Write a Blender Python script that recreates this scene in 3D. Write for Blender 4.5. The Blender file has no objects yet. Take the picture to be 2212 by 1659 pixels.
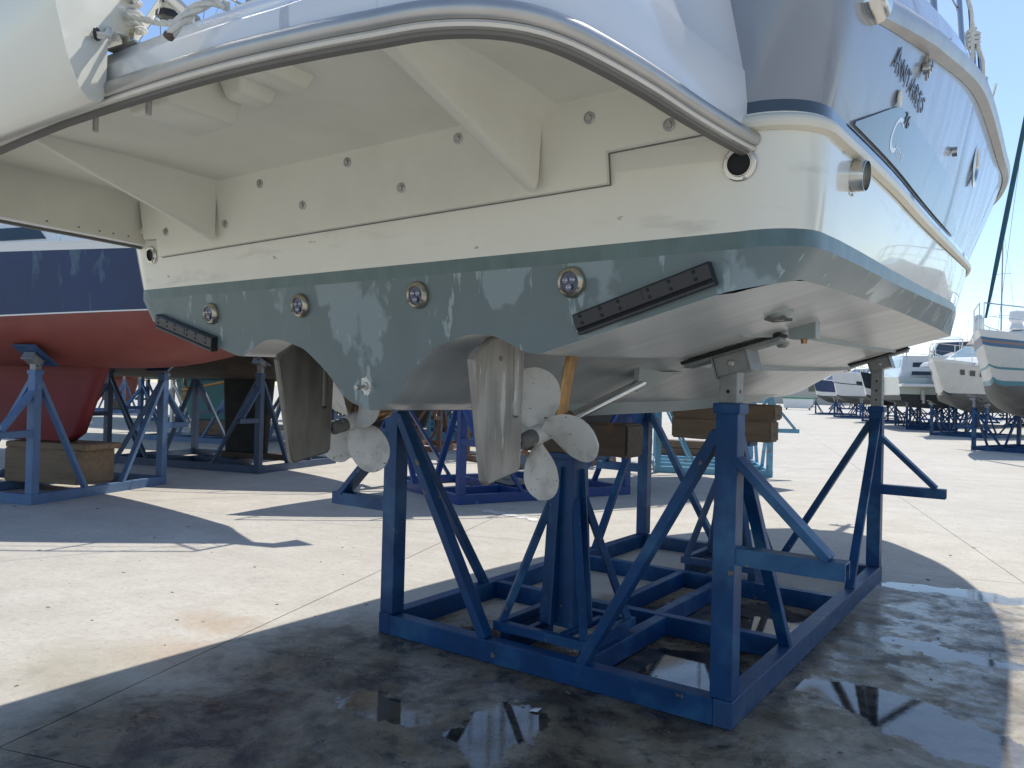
import bpy, bmesh, math, random
import numpy as np
from mathutils import Vector, Matrix, Euler

random.seed(7)
PI = math.pi
scene = bpy.context.scene
col = scene.collection

# ------------------------------------------------------------------ camera
CAM_H = 1.45
yaw, pitch, roll = math.radians(35.24), math.radians(0.467), math.radians(1.504)
f0 = Vector((-math.sin(yaw), math.cos(yaw), 0)); r0 = Vector((math.cos(yaw), math.sin(yaw), 0)); up0 = Vector((0, 0, 1))
fw = f0 * math.cos(pitch) + up0 * math.sin(pitch)
u0 = r0.cross(fw)
rt = r0 * math.cos(roll) + u0 * math.sin(roll)
upv = -r0 * math.sin(roll) + u0 * math.cos(roll)
cam = bpy.data.cameras.new('camera'); camo = bpy.data.objects.new('camera', cam); col.objects.link(camo)
camo.matrix_world = Matrix(((rt.x, upv.x, -fw.x, 0), (rt.y, upv.y, -fw.y, 0), (rt.z, upv.z, -fw.z, CAM_H), (0, 0, 0, 1)))
cam.sensor_fit = 'HORIZONTAL'; cam.sensor_width = 36.0
cam.lens = 36.0 * 1669.0 / 2212.0
cam.clip_start = 0.05; cam.clip_end = 4000
scene.camera = camo

# ------------------------------------------------------------------ world and sun
SUN_EL = math.radians(57); SUN_AZ = math.radians(4.0)     # azimuth left of +Y (towards -X)
world = bpy.data.worlds.new('World'); scene.world = world; world.use_nodes = True
wn = world.node_tree.nodes; wl = world.node_tree.links; wn.clear()
sky = wn.new('ShaderNodeTexSky'); sky.sky_type = 'NISHITA'; sky.sun_disc = False
sky.sun_elevation = SUN_EL; sky.sun_rotation = -SUN_AZ
sky.air_density = 1.0; sky.dust_density = .35; sky.ozone_density = 3.0; sky.altitude = 0
bg = wn.new('ShaderNodeBackground'); bg.inputs['Strength'].default_value = 0.15
out = wn.new('ShaderNodeOutputWorld'); wl.new(sky.outputs[0], bg.inputs[0]); wl.new(bg.outputs[0], out.inputs[0])
sun = bpy.data.lights.new('sun', 'SUN'); sun.energy = 3.7; sun.angle = math.radians(0.55); sun.color = (1.0, 0.95, 0.87)
suno = bpy.data.objects.new('sun', sun); col.objects.link(suno)
sdir = Vector((-math.sin(SUN_AZ) * math.cos(SUN_EL), math.cos(SUN_AZ) * math.cos(SUN_EL), math.sin(SUN_EL)))
suno.rotation_euler = sdir.to_track_quat('Z', 'Y').to_euler(); suno.location = (0, 30, 40)
vs = scene.view_settings
vs.view_transform = 'Standard'; vs.look = 'None'; vs.exposure = 0.27; vs.gamma = 1.0; vs.use_curve_mapping = False

# ------------------------------------------------------------------ materials
def lin(c):
    return tuple(((x / 255) / 12.92 if x / 255 <= 0.04045 else ((x / 255 + 0.055) / 1.055) ** 2.4) for x in c)

def N(nt, t, **k):
    n = nt.nodes.new(t)
    for a, b in k.items(): setattr(n, a, b)
    return n

def mat(name, base, rough=0.5, metal=0.0, var=0.12, vscale=3.0, stretch=(1, 1, 1), bump=0.0, bscale=60.0,
        patch=None, pscale=4.0, pthr=0.55, pedge=0.04, pstretch=(1, 1, 1), prough=None, coat=0.0, rvar=0.1, spec=0.5,
        patch2=None, p2scale=12.0, p2thr=0.68, p2stretch=(1, 1, 1), tint=None):
    m = bpy.data.materials.new(name); m.use_nodes = True
    nt = m.node_tree; L = nt.links; b = nt.nodes['Principled BSDF']
    tc = N(nt, 'ShaderNodeTexCoord')
    def noise(scale, st, det=6, rg=0.6, off=0.0):
        mp = N(nt, 'ShaderNodeMapping'); mp.inputs['Scale'].default_value = st; mp.inputs['Location'].default_value = (off, off * 1.7, off * .6)
        L.new(tc.outputs['Object'], mp.inputs[0])
        n = N(nt, 'ShaderNodeTexNoise'); n.inputs['Scale'].default_value = scale; n.inputs['Detail'].default_value = det; n.inputs['Roughness'].default_value = rg
        L.new(mp.outputs[0], n.inputs['Vector']); return n
    n1 = noise(vscale, stretch)
    mr = N(nt, 'ShaderNodeMapRange'); mr.inputs[1].default_value = .25; mr.inputs[2].default_value = .75
    mr.inputs[3].default_value = 1 - var; mr.inputs[4].default_value = 1 + var
    L.new(n1.outputs['Fac'], mr.inputs[0])
    mx = N(nt, 'ShaderNodeMix', data_type='RGBA', blend_type='MULTIPLY'); mx.inputs[0].default_value = 1
    mx.inputs[6].default_value = (*base, 1); L.new(mr.outputs[0], mx.inputs[7])
    cur = mx.outputs[2]; rcur = None
    rr = N(nt, 'ShaderNodeMapRange'); rr.inputs[1].default_value = .3; rr.inputs[2].default_value = .7
    rr.inputs[3].default_value = max(.01, rough - rvar * rough); rr.inputs[4].default_value = min(1, rough + rvar * rough)
    n2 = noise(vscale * 2.3, stretch, off=3.1); L.new(n2.outputs['Fac'], rr.inputs[0]); rcur = rr.outputs[0]
    def dopatch(pcol, ps, pt, pe, st, pr, off, cur, rcur):
        n = noise(ps, st, det=5, rg=.55, off=off)
        k = N(nt, 'ShaderNodeMapRange'); k.inputs[1].default_value = pt; k.inputs[2].default_value = pt + pe
        L.new(n.outputs['Fac'], k.inputs[0])
        q = N(nt, 'ShaderNodeMix', data_type='RGBA'); q.inputs[7].default_value = (*pcol, 1)
        L.new(k.outputs[0], q.inputs[0]); L.new(cur, q.inputs[6])
        if pr is not None:
            z = N(nt, 'ShaderNodeMix', data_type='FLOAT'); L.new(k.outputs[0], z.inputs[0]); L.new(rcur, z.inputs[2]); z.inputs[3].default_value = pr
            rcur = z.outputs[0]
        return q.outputs[2], rcur
    if patch: cur, rcur = dopatch(patch, pscale, pthr, pedge, pstretch, prough, 7.7, cur, rcur)
    if patch2: cur, rcur = dopatch(patch2, p2scale, p2thr, 0.03, p2stretch, None, 13.3, cur, rcur)
    L.new(cur, b.inputs['Base Color']); L.new(rcur, b.inputs['Roughness'])
    b.inputs['Metallic'].default_value = metal
    b.inputs['Specular IOR Level'].default_value = spec
    if coat: b.inputs['Coat Weight'].default_value = coat; b.inputs['Coat Roughness'].default_value = 0.03
    if bump:
        n3 = noise(bscale, (1, 1, 1), det=4)
        bp = N(nt, 'ShaderNodeBump'); bp.inputs['Strength'].default_value = bump; bp.inputs['Distance'].default_value = 0.01
        L.new(n3.outputs['Fac'], bp.inputs['Height']); L.new(bp.outputs[0], b.inputs['Normal'])
    return m

M = {}
def defmats():
    M['gel'] = mat('white_gelcoat', (.64, .62, .545), .28, var=.025, vscale=2.2, patch2=(.50, .48, .42), p2scale=3.2, p2thr=.70, p2stretch=(1, 1, 3.5))
    M['gel_under'] = mat('white_gelcoat_matt', (.755, .74, .645), .42, var=.07, vscale=1.4, bump=.12, bscale=45, patch=(.64, .62, .53), pscale=1.7, pthr=.52, pedge=.3, patch2=(.34, .32, .28), p2scale=38, p2thr=.775)
    M['gel_body'] = mat('platform_gelcoat', (.74, .75, .76), .18, var=.03, vscale=3, coat=.5, patch2=(.52, .53, .56), p2scale=5, p2thr=.66, p2stretch=(3, 3, .35))
    M['gel_trim'] = mat('cream_trim', (.72, .67, .55), .3, var=.05)
    M['scuffed'] = mat('scuffed_gelcoat', (.72, .705, .62), .22, coat=.8, var=.05, vscale=3, patch=(.47, .45, .39), pscale=2.6, pthr=.57, pedge=.2, pstretch=(1, 1, 4.5), patch2=(.38, .36, .31), p2scale=9, p2thr=.70, p2stretch=(1, 1, 3))
    M['grey'] = mat('grey_topside_paint', (.25, .27, .315), .24, var=.07, vscale=1.5, stretch=(1, 2, .4), coat=.45, rvar=.5)
    M['side_white'] = mat('white_topside_paint', (.70, .69, .65), .08, var=.03, vscale=1.8, stretch=(1, 1, .5), coat=.8)
    M['stripe'] = mat('dark_boot_stripe', (.035, .045, .055), .2, coat=1)
    M['af'] = mat('antifouling_paint', (.122, .168, .176), .33, var=.13, vscale=2.4, stretch=(1.6, 1, .9), patch=(.21, .275, .295), pscale=1.9, pthr=.53, pedge=.02, pstretch=(1.35, 1.2, .95), prough=.2, patch2=(.27, .345, .36), p2scale=7.5, p2thr=.615, p2stretch=(2.4, 2.0, .6))
    M['af_top'] = mat('antifouling_waterline', (.10, .155, .155), .35, var=.22, vscale=9, stretch=(1.5, 1.5, .7))
    M['af_bot_lit'] = mat('antifouling_bottom_lit', (.45, .47, .46), .33, var=.2, vscale=1.6, stretch=(.4, 1.6, 1), patch=(.60, .615, .59), pscale=2.6, pthr=.44, pedge=.42, pstretch=(.75, 3.0, 1.6), patch2=(.16, .19, .19), p2scale=42, p2thr=.735)  # same antifouling; ground bounce painted in as a lighter base under brush streaks
    M['af_tun'] = mat('antifouling_plain', (.25, .29, .28), .4, var=.12, vscale=3)
    M['steel'] = mat('stainless', (.62, .61, .58), .2, metal=1, var=.06, vscale=8)
    M['steel_dull'] = mat('dull_stainless', (.46, .45, .43), .38, metal=.65, var=.12, vscale=6, stretch=(1, 1, 1))
    M['alu_strip'] = mat('aluminium_strip', (.62, .61, .57), .34, metal=.55, var=.08, vscale=8)
    M['gap'] = mat('dark_joint_and_gap_shade', (.15, .145, .135), .7)  # dark tone for joints, screws and slots, and painted shade under the platform rail
    M['black_plastic'] = mat('black_plastic', (.018, .019, .022), .36, var=.2, bump=.05, patch=(.035, .032, .033), pscale=6, pthr=.6)
    M['bezel'] = mat('brassy_bezel', (.46, .42, .34), .3, metal=.85, var=.2, vscale=20, patch=(.30, .28, .22), pscale=14, pthr=.55)
    M['hole'] = mat('black_hole', (.006, .007, .009), .7)
    M['bronze'] = mat('bronze', (.34, .20, .08), .34, metal=.75, var=.3, vscale=14, patch=(.22, .15, .09), pscale=16, pthr=.55, pedge=.2)
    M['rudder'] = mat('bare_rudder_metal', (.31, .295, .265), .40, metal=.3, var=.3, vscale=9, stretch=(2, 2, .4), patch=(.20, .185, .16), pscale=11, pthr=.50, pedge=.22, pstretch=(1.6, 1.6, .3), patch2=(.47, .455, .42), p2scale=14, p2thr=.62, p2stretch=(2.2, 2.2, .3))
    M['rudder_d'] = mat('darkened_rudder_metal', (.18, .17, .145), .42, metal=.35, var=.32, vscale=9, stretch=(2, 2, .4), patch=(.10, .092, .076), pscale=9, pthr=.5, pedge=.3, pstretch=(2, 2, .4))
    M['prop'] = mat('grey_white_prop_paint', (.58, .56, .52), .45, var=.09, vscale=6, patch2=(.12, .12, .115), p2scale=38, p2thr=.66, p2stretch=(1, 1, 2.0), patch=(.43, .415, .38), pscale=13, pthr=.50, pedge=.18)
    M['anode'] = mat('zinc_anode', (.13, .125, .115), .65, var=.3, vscale=30, bump=.6, bscale=70, patch=(.28, .27, .25), pscale=22, pthr=.6)
    M['primer'] = mat('white_primer', (.75, .73, .67), .6, bump=.3)
    M['lens'] = mat('blue_lens', (.035, .042, .10), .15, var=.4, vscale=40, coat=.6)
    M['led'] = mat('led_cup', (.42, .44, .52), .2, metal=.7, var=.3, vscale=90)
    M['cradle'] = mat('blue_cradle_paint', (.0035, .048, .150), .46, spec=.35, var=.35, vscale=4, bump=.1, bscale=40, patch=(.032, .118, .235), pscale=3.4, pthr=.50, pedge=.2, patch2=(.16, .125, .095), p2scale=19, p2thr=.68)
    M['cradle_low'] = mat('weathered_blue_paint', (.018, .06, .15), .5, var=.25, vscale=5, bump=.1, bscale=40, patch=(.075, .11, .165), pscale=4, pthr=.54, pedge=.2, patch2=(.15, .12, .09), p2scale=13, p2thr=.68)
    M['cradle_pale'] = mat('faded_blue_paint', (.10, .175, .31), .5, var=.2, vscale=4, bump=.08, patch=(.06, .14, .32), pscale=3, pthr=.55, pedge=.15, patch2=(.36, .38, .40), p2scale=10, p2thr=.7)
    M['cradle_dark'] = mat('slate_blue_paint', (.05, .08, .14), .5, var=.2, vscale=4, patch2=(.12, .14, .17), p2scale=9, p2thr=.68)
    M['cradle_mid'] = mat('cobalt_cradle_paint', (.014, .055, .22), .42, var=.2, vscale=4, patch2=(.10, .16, .36), p2scale=9, p2thr=.68)
    M['cradle_rust'] = mat('rusty_cradle_paint', (.20, .105, .06), .7, var=.3, vscale=6, patch=(.09, .16, .26), pscale=5, pthr=.55, pedge=.1)
    M['cradle_sky'] = mat('light_blue_cradle_paint', (.14, .36, .52), .5, var=.2, vscale=5, patch=(.25, .15, .10), pscale=8, pthr=.62, pedge=.06)
    M['galv'] = mat('galvanised_steel', (.27, .28, .275), .48, metal=.55, var=.18, vscale=14, bump=.05)
    M['pad'] = mat('black_rubber_pad', (.012, .012, .013), .7)
    M['wood_dark'] = mat('oily_timber', (.055, .034, .02), .6, var=.35, vscale=4, stretch=(.5, 6, 6), bump=.5, bscale=25, patch=(.16, .085, .035), pscale=6, pthr=.6, pedge=.15)
    M['wood'] = mat('weathered_timber', (.16, .115, .075), .75, var=.35, vscale=3, stretch=(.5, 6, 6), bump=.6, bscale=22, patch=(.06, .045, .03), pscale=5, pthr=.58, pedge=.1, pstretch=(.6, 5, 5))
    M['wood_pale'] = mat('pale_timber', (.22, .155, .095), .75, var=.28, vscale=3, stretch=(.6, 5, 5), bump=.5, bscale=20, patch=(.15, .105, .065), pscale=4, pthr=.6, pedge=.1)
    M['navy'] = mat('navy_gelcoat', (.005, .038, .125), .30, var=.3, vscale=1.6, stretch=(1, 1, .4), coat=.1, patch=(.05, .11, .18), pscale=2.6, pthr=.62, pedge=.06, pstretch=(2.2, 2.2, .22), patch2=(.45, .48, .45), p2scale=4.5, p2thr=.745, p2stretch=(.8, .8, 3))
    M['red_af'] = mat('red_antifouling', (.235, .060, .046), .6, var=.16, vscale=1.8, patch=(.19, .035, .032), pscale=1.1, pthr=.55, pedge=.2, patch2=(.5, .25, .2), p2scale=11, p2thr=.76)
    M['red_keel'] = mat('dark_red_keel_paint', (.17, .018, .022), .55, var=.2, vscale=1.5)
    M['white'] = mat('white_paint', (.78, .78, .76), .25, var=.04, coat=.3)
    M['offwhite'] = mat('offwhite_paint', (.66, .65, .60), .35, var=.06, patch2=(.5, .47, .40), p2scale=4, p2thr=.66, p2stretch=(2, 2, .4))
    M['dinghy'] = mat('dinghy_gelcoat', (.76, .75, .66), .22, var=.02, coat=.3)
    M['rope'] = mat('white_rope', (.66, .65, .60), .85, var=.15, vscale=60, bump=.5, bscale=160)
    M['rope_end'] = mat('singed_rope_end', (.12, .08, .06), .8)
    M['glass'] = mat('tinted_window', (.03, .045, .055), .06, var=.2, coat=.5)
    M['glass_pale'] = mat('pale_window', (.22, .33, .36), .07, var=.15, coat=.5)
    M['brown_hull'] = mat('olive_brown_hull', (.075, .06, .042), .7, var=.35, vscale=2, patch=(.03, .028, .024), pscale=3, pthr=.52, pedge=.2)
    M['black_keel'] = mat('mossy_black_keel', (.022, .024, .022), .8, var=.4, vscale=5, patch2=(.12, .12, .11), p2scale=20, p2thr=.72)
    M['teal'] = mat('teal_hull', (.025, .16, .18), .5, var=.2, vscale=2)
    M['buff'] = mat('buff_bottom', (.36, .27, .16), .7, var=.25, vscale=3, patch=(.22, .09, .055), pscale=4, pthr=.6, pedge=.06)
    M['black_af'] = mat('black_antifouling', (.03, .033, .035), .55, var=.25, vscale=2)
    M['grey_af'] = mat('worn_grey_antifouling', (.15, .15, .14), .65, var=.25, vscale=1.2, patch=(.22, .21, .19), pscale=2, pthr=.55, pedge=.15)
    M['palegreen'] = mat('pale_grey_green_hull', (.50, .56, .50), .12, var=.05, coat=.6)
    M['bluestripe'] = mat('blue_hull_stripe', (.10, .19, .30), .3)
    M['tealstripe'] = mat('teal_hull_stripe', (.09, .26, .30), .3)
    M['brownstripe'] = mat('brown_hull_stripe', (.30, .22, .18), .35)
    M['canvas'] = mat('grey_canvas', (.34, .35, .37), .8, var=.1, vscale=3, bump=.3, bscale=8)
    M['tan_canvas'] = mat('tan_canvas', (.55, .44, .30), .8, var=.12, vscale=3, bump=.3, bscale=8)
    M['sail_green'] = mat('teal_sail_cover', (.035, .10, .115), .7, var=.2, vscale=3)
    M['mastm'] = mat('mast_alloy', (.36, .36, .37), .4, metal=.5, var=.1)
    M['wire'] = mat('rigging_wire', (.20, .21, .23), .4, metal=.6)
    M['green_lid'] = mat('green_lid', (.04, .25, .12), .5)
    M['flag_blue'] = mat('flag_blue', (.02, .04, .25), .8); M['flag_white'] = mat('flag_white', (.75, .75, .75), .8); M['flag_red'] = mat('flag_red', (.5, .02, .03), .8)
    M['wheel'] = mat('black_tyre', (.02, .02, .02), .8)
    M['rubber_grey'] = mat('grey_inflatable_tube', (.45, .44, .42), .5, var=.06)
    M['stucco'] = mat('pale_building_wall', (.58, .53, .45), .8, var=.08); M['rooft'] = mat('terracotta_roof', (.36, .16, .09), .8, var=.2)
    M['letter'] = mat('raised_chrome_letter', (.10, .10, .115), .3, metal=.2)
    M['decal'] = mat('grey_blue_decal', (.105, .155, .20), .22, var=.05, coat=.45)
    M['paintmark'] = mat('white_paint_mark', (.70, .68, .63), .7, var=.12, vscale=14, patch=(.42, .40, .37), pscale=9, pthr=.55, pedge=.06)
defmats()

# ------------------------------------------------------------------ mesh builder
class MB:
    def __init__(s): s.v = []; s.f = []
    def add(s, vs, fs):
        o = len(s.v); s.v += [tuple(v) for v in vs]; s.f += [tuple(i + o for i in f) for f in fs]; return s
    def box(s, c, size, R=None):
        hx, hy, hz = [q / 2 for q in size]
        p = [Vector((x, y, z)) for x in (-hx, hx) for y in (-hy, hy) for z in (-hz, hz)]
        if R is not None: p = [R @ q for q in p]
        c = Vector(c)
        return s.add([q + c for q in p], [(0, 1, 3, 2), (4, 6, 7, 5), (0, 4, 5, 1), (2, 3, 7, 6), (0, 2, 6, 4), (1, 5, 7, 3)])
    def bar(s, p0, p1, w, h, up=(0, 0, 1)):
        p0 = Vector(p0); p1 = Vector(p1); d = (p1 - p0); ln = d.length; d.normalize(); up = Vector(up)
        if abs(d.dot(up)) > .99: up = Vector((0, 1, 0))
        x = d.cross(up).normalized(); z = x.cross(d).normalized()
        R = Matrix((x, d, z)).transposed()
        return s.box((p0 + p1) / 2, (w, ln, h), R)
    def tube(s, pts, r, n=8, cap=True, closed=False):
        pts = [Vector(p) for p in pts]; m = len(pts); rings = []
        rr = r if isinstance(r, (list, tuple)) else [r] * m
        prev = None
        for i, p in enumerate(pts):
            if closed: d = pts[(i + 1) % m] - pts[i - 1]
            else: d = pts[min(i + 1, m - 1)] - pts[max(i - 1, 0)]
            d.normalize()
            if prev is None:
                a = Vector((0, 0, 1)) if abs(d.z) < .9 else Vector((1, 0, 0)); x = d.cross(a).normalized()
            else:
                x = (prev - d * prev.dot(d)).normalized()
            prev = x; y = d.cross(x)
            rings.append([p + (x * math.cos(2 * PI * k / n) + y * math.sin(2 * PI * k / n)) * rr[i] for k in range(n)])
        return s.loft(rings, cap=cap and not closed, loop=closed)
    def loft(s, rings, cap=True, loop=False, ring_closed=True):
        n = len(rings[0]); vs = [p for r in rings for p in r]; fs = []
        m = len(rings)
        for i in range(m if loop else m - 1):
            for k in range(n if ring_closed else n - 1):
                a = i * n + k; b = i * n + (k + 1) % n; c = ((i + 1) % m) * n + (k + 1) % n; d = ((i + 1) % m) * n + k
                fs.append((a, b, c, d))
        if cap and not loop:
            fs.append(tuple(range(n))[::-1]); fs.append(tuple((m - 1) * n + k for k in range(n)))
        return s.add(vs, fs)
    def grid(s, rows): return s.loft(rows, cap=False, ring_closed=False)
    def lathe(s, prof, c, axis=(0, 0, 1), n=20, cap=True):
        ax = Vector(axis).normalized(); a = Vector((0, 0, 1)) if abs(ax.z) < .9 else Vector((1, 0, 0))
        x = ax.cross(a).normalized(); y = ax.cross(x); c = Vector(c)
        return s.loft([[c + ax * h + (x * math.cos(2 * PI * k / n) + y * math.sin(2 * PI * k / n)) * r for k in range(n)] for r, h in prof], cap=cap)
    def prism(s, poly, d):                     # polygon points (3d) extruded by vector d
        d = Vector(d); p = [Vector(q) for q in poly]; n = len(p)
        return s.add(p + [q + d for q in p], [tuple(range(n))[::-1], tuple(range(n, 2 * n))] + [(i, (i + 1) % n, n + (i + 1) % n, n + i) for i in range(n)])
    def mesh(s, name, smooth=None, bevel=0):
        me = bpy.data.meshes.new(name); me.from_pydata(s.v, [], s.f)
        bm = bmesh.new(); bm.from_mesh(me)
        bmesh.ops.remove_doubles(bm, verts=bm.verts, dist=1e-5)
        bmesh.ops.recalc_face_normals(bm, faces=bm.faces)
        if bevel: bmesh.ops.bevel(bm, geom=[e for e in bm.edges if e.is_manifold and e.calc_face_angle(0) > .6], offset=bevel, segments=2, affect='EDGES', profile=.5)
        bm.to_mesh(me); bm.free()
        if smooth is not None:
            me.shade_smooth()
            me.set_sharp_from_angle(angle=math.radians(smooth))
        return me
    def build(s, name, m, parent=None, smooth=None, bevel=0):
        return link(name, s.mesh(name, smooth, bevel), m, parent)

def link(name, me, m, parent=None):
    o = bpy.data.objects.new(name, me); col.objects.link(o)
    if m is not None and not me.materials: me.materials.append(M[m] if isinstance(m, str) else m)
    if parent is not None: o.parent = parent
    return o
def thing(name, label, cat, loc=(0, 0, 0), rz=0, group=None):
    o = bpy.data.objects.new(name, None); col.objects.link(o); o.location = loc; o.rotation_euler = (0, 0, rz)
    o.empty_display_size = .2
    return tag(o, label, cat, group)
def tag(o, label, cat, group=None):
    o['label'] = label; o['category'] = cat
    if group: o['group'] = group
    return o
def copy_tree(o, parent=None):
    c = o.copy(); col.objects.link(c)
    if parent is not None: c.parent = parent
    for ch in list(o.children): copy_tree(ch, c)
    return c

def curve(pts):
    """monotone-ish cubic through (x, y...) control points; returns f(x)->tuple"""
    P = np.array(pts, float); x = P[:, 0]; y = P[:, 1:]
    h = np.diff(x)[:, None]; d = np.diff(y, axis=0) / h
    m = np.zeros_like(y); m[0] = d[0]; m[-1] = d[-1]
    for i in range(1, len(x) - 1):
        for k in range(y.shape[1]):
            a, b = d[i - 1, k], d[i, k]
            m[i, k] = 0 if a * b <= 0 else 2 * a * b / (a + b) if abs(a + b) > 1e-9 else 0
    def f(q):
        q = min(max(q, x[0]), x[-1]); i = min(max(int(np.searchsorted(x, q)) - 1, 0), len(x) - 2)
        t = (q - x[i]) / (x[i + 1] - x[i]); H = x[i + 1] - x[i]
        r = (2 * t**3 - 3 * t**2 + 1) * y[i] + (t**3 - 2 * t**2 + t) * H * m[i] + (-2 * t**3 + 3 * t**2) * y[i + 1] + (t**3 - t**2) * H * m[i + 1]
        return tuple(float(v) for v in r) if len(r) > 1 else float(r[0])
    return f
def sstep(a, b, x):
    t = min(max((x - a) / (b - a), 0), 1); return t * t * (3 - 2 * t)

# ================================================================== ground
def concrete():
    m = bpy.data.materials.new('yard_concrete'); m.use_nodes = True
    nt = m.node_tree; L = nt.links; b = nt.nodes['Principled BSDF']
    tc = N(nt, 'ShaderNodeTexCoord'); V = tc.outputs['Object']
    def noise(scale, det=6, rg=.6, st=(1, 1, 1), off=0, dist=0):
        mp = N(nt, 'ShaderNodeMapping'); mp.inputs['Scale'].default_value = st; mp.inputs['Location'].default_value = (off, off * 1.3, 0)
        mp.inputs['Rotation'].default_value = (0, 0, math.radians(-17.7)); L.new(V, mp.inputs[0])
        n = N(nt, 'ShaderNodeTexNoise'); n.inputs['Scale'].default_value = scale; n.inputs['Detail'].default_value = det; n.inputs['Roughness'].default_value = rg; n.inputs['Distortion'].default_value = dist
        L.new(mp.outputs[0], n.inputs['Vector']); return n.outputs['Fac']
    def rng(x, a, b2, c=0, d=1, smooth=False):
        k = N(nt, 'ShaderNodeMapRange'); k.inputs[1].default_value = a; k.inputs[2].default_value = b2; k.inputs[3].default_value = c; k.inputs[4].default_value = d
        if smooth: k.interpolation_type = 'SMOOTHSTEP'
        L.new(x, k.inputs[0]); return k.outputs[0]
    def mix(f, a, b2, bt='MIX'):
        q = N(nt, 'ShaderNodeMix', data_type='RGBA', blend_type=bt)
        for s_, v in ((0, f), (6, a), (7, b2)):
            if isinstance(v, (int, float)): q.inputs[s_].default_value = v
            elif isinstance(v, tuple): q.inputs[s_].default_value = (*v, 1)
            else: L.new(v, q.inputs[s_])
        return q.outputs[2]
    def math_(op, a, b2=0.0):
        q = N(nt, 'ShaderNodeMath', operation=op)
        for i, v in enumerate((a, b2)):
            if isinstance(v, (int, float)): q.inputs[i].default_value = v
            else: L.new(v, q.inputs[i])
        return q.outputs[0]
    wob = N(nt, 'ShaderNodeTexNoise'); wob.inputs['Scale'].default_value = 2.6; wob.inputs['Detail'].default_value = 5; L.new(V, wob.inputs['Vector'])
    sub = N(nt, 'ShaderNodeVectorMath', operation='SUBTRACT'); L.new(wob.outputs['Color'], sub.inputs[0]); sub.inputs[1].default_value = (.5, .5, .5)
    scl = N(nt, 'ShaderNodeVectorMath', operation='SCALE'); L.new(sub.outputs[0], scl.inputs[0]); scl.inputs['Scale'].default_value = .55
    wob2 = N(nt, 'ShaderNodeTexNoise'); wob2.inputs['Scale'].default_value = 11; wob2.inputs['Detail'].default_value = 5; wob2.inputs['Roughness'].default_value = .65; L.new(V, wob2.inputs['Vector'])
    sub2 = N(nt, 'ShaderNodeVectorMath', operation='SUBTRACT'); L.new(wob2.outputs['Color'], sub2.inputs[0]); sub2.inputs[1].default_value = (.5, .5, .5)
    scl2 = N(nt, 'ShaderNodeVectorMath', operation='SCALE'); L.new(sub2.outputs[0], scl2.inputs[0]); scl2.inputs['Scale'].default_value = .22
    wv = N(nt, 'ShaderNodeVectorMath', operation='ADD'); L.new(V, wv.inputs[0]); ad2 = N(nt, 'ShaderNodeVectorMath', operation='ADD'); L.new(scl.outputs[0], ad2.inputs[0]); L.new(scl2.outputs[0], ad2.inputs[1]); L.new(ad2.outputs[0], wv.inputs[1])
    def blob(cx, cy, rx, ry, rot=0):
        mp = N(nt, 'ShaderNodeMapping', vector_type='TEXTURE'); mp.inputs['Location'].default_value = (cx, cy, 0); mp.inputs['Rotation'].default_value = (0, 0, math.radians(rot)); mp.inputs['Scale'].default_value = (rx, ry, 1000)
        L.new(wv.outputs[0], mp.inputs[0])
        le = N(nt, 'ShaderNodeVectorMath', operation='LENGTH'); L.new(mp.outputs[0], le.inputs[0]); return le.outputs['Value']
    def blobs(lst, a, b2):
        cur = None
        for q in lst:
            d = blob(*q); cur = d if cur is None else math_('MINIMUM', cur, d)
        return rng(cur, a, b2, 1, 0, True)
    puddle = blobs([(-.52, 3.98, .62, .30, -22), (-.62, 6.8, .55, .16, 8), (-.5, 5.12, .42, .12, 0), (-1.62, 5.0, .45, .48, 0), (-1.66, 3.82, .40, .36, 0),
                    (-2.45, 2.52, .26, .11, -10), (-1.95, 2.70, .16, .34, 25), (-2.85, 3.62, .28, .10, 10), (-2.05, 3.95, .22, .12, 0), (-2.0, 4.75, .2, .3, 0)], .88, 1.02)
    wet = blobs([(-2.1, 3.1, 1.75, 1.25, 15), (-2.2, 1.6, 1.55, 1.3, 0), (-1.3, 4.4, 1.45, 1.5, 0), (-.6, 5.6, .6, 1.5, 0)], .62, 1.12)
    big = noise(.35, 5, .6); mid = noise(2.2, 6, .65, off=4); fine = noise(16, 6, .7, off=9); streak = noise(1.2, 5, .6, (1, 7, 1), off=2)
    c = mix(rng(mid, .3, .7), (.47, .435, .37), (.59, .555, .485))
    c = mix(rng(big, .38, .66, 0, .5), c, (.43, .395, .33))
    c = mix(rng(streak, .55, .75, 0, .35), c, (.65, .625, .57))
    c = mix(rng(fine, .52, .74, 0, .55), c, (.30, .29, .265))
    bl = noise(3.1, 7, .75, off=41, dist=.6); c = mix(rng(bl, .58, .72, 0, .5), c, (.67, .635, .56)); c = mix(rng(bl, .40, .30, 0, .45), c, (.33, .31, .275))
    mid2 = noise(6.5, 6, .7, (1, 3.2, 1), off=51); c = mix(rng(mid2, .57, .68, 0, .42), c, (.29, .28, .25))
    sp0 = noise(36, 5, .75, off=71); c = mix(rng(sp0, .54, .66, 0, .42), c, (.31, .295, .26)); c = mix(rng(sp0, .44, .34, 0, .4), c, (.70, .67, .60))
    sp = noise(70, 3, .6, off=5); c = mix(rng(sp, .66, .76, 0, .5), c, (.2, .19, .17))
    st = blobs([(-4.1, 2.85, .35, .22, 0), (-3.75, 2.35, .5, .3, 0)], .15, 1.2)
    c = mix(math_('MULTIPLY', st, .42), c, (.40, .25, .13))
    st2 = blobs([(-3.9, 1.9, .7, .35, -20), (-3.2, 1.5, .6, .4, 0)], .2, 1.1); c = mix(math_('MULTIPLY', st2, .45), c, (.30, .26, .16))
    dirt = rng(noise(2.4, 7, .74, off=17, dist=.5), .44, .60); dirtm = math_('MULTIPLY', dirt, wet)
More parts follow.
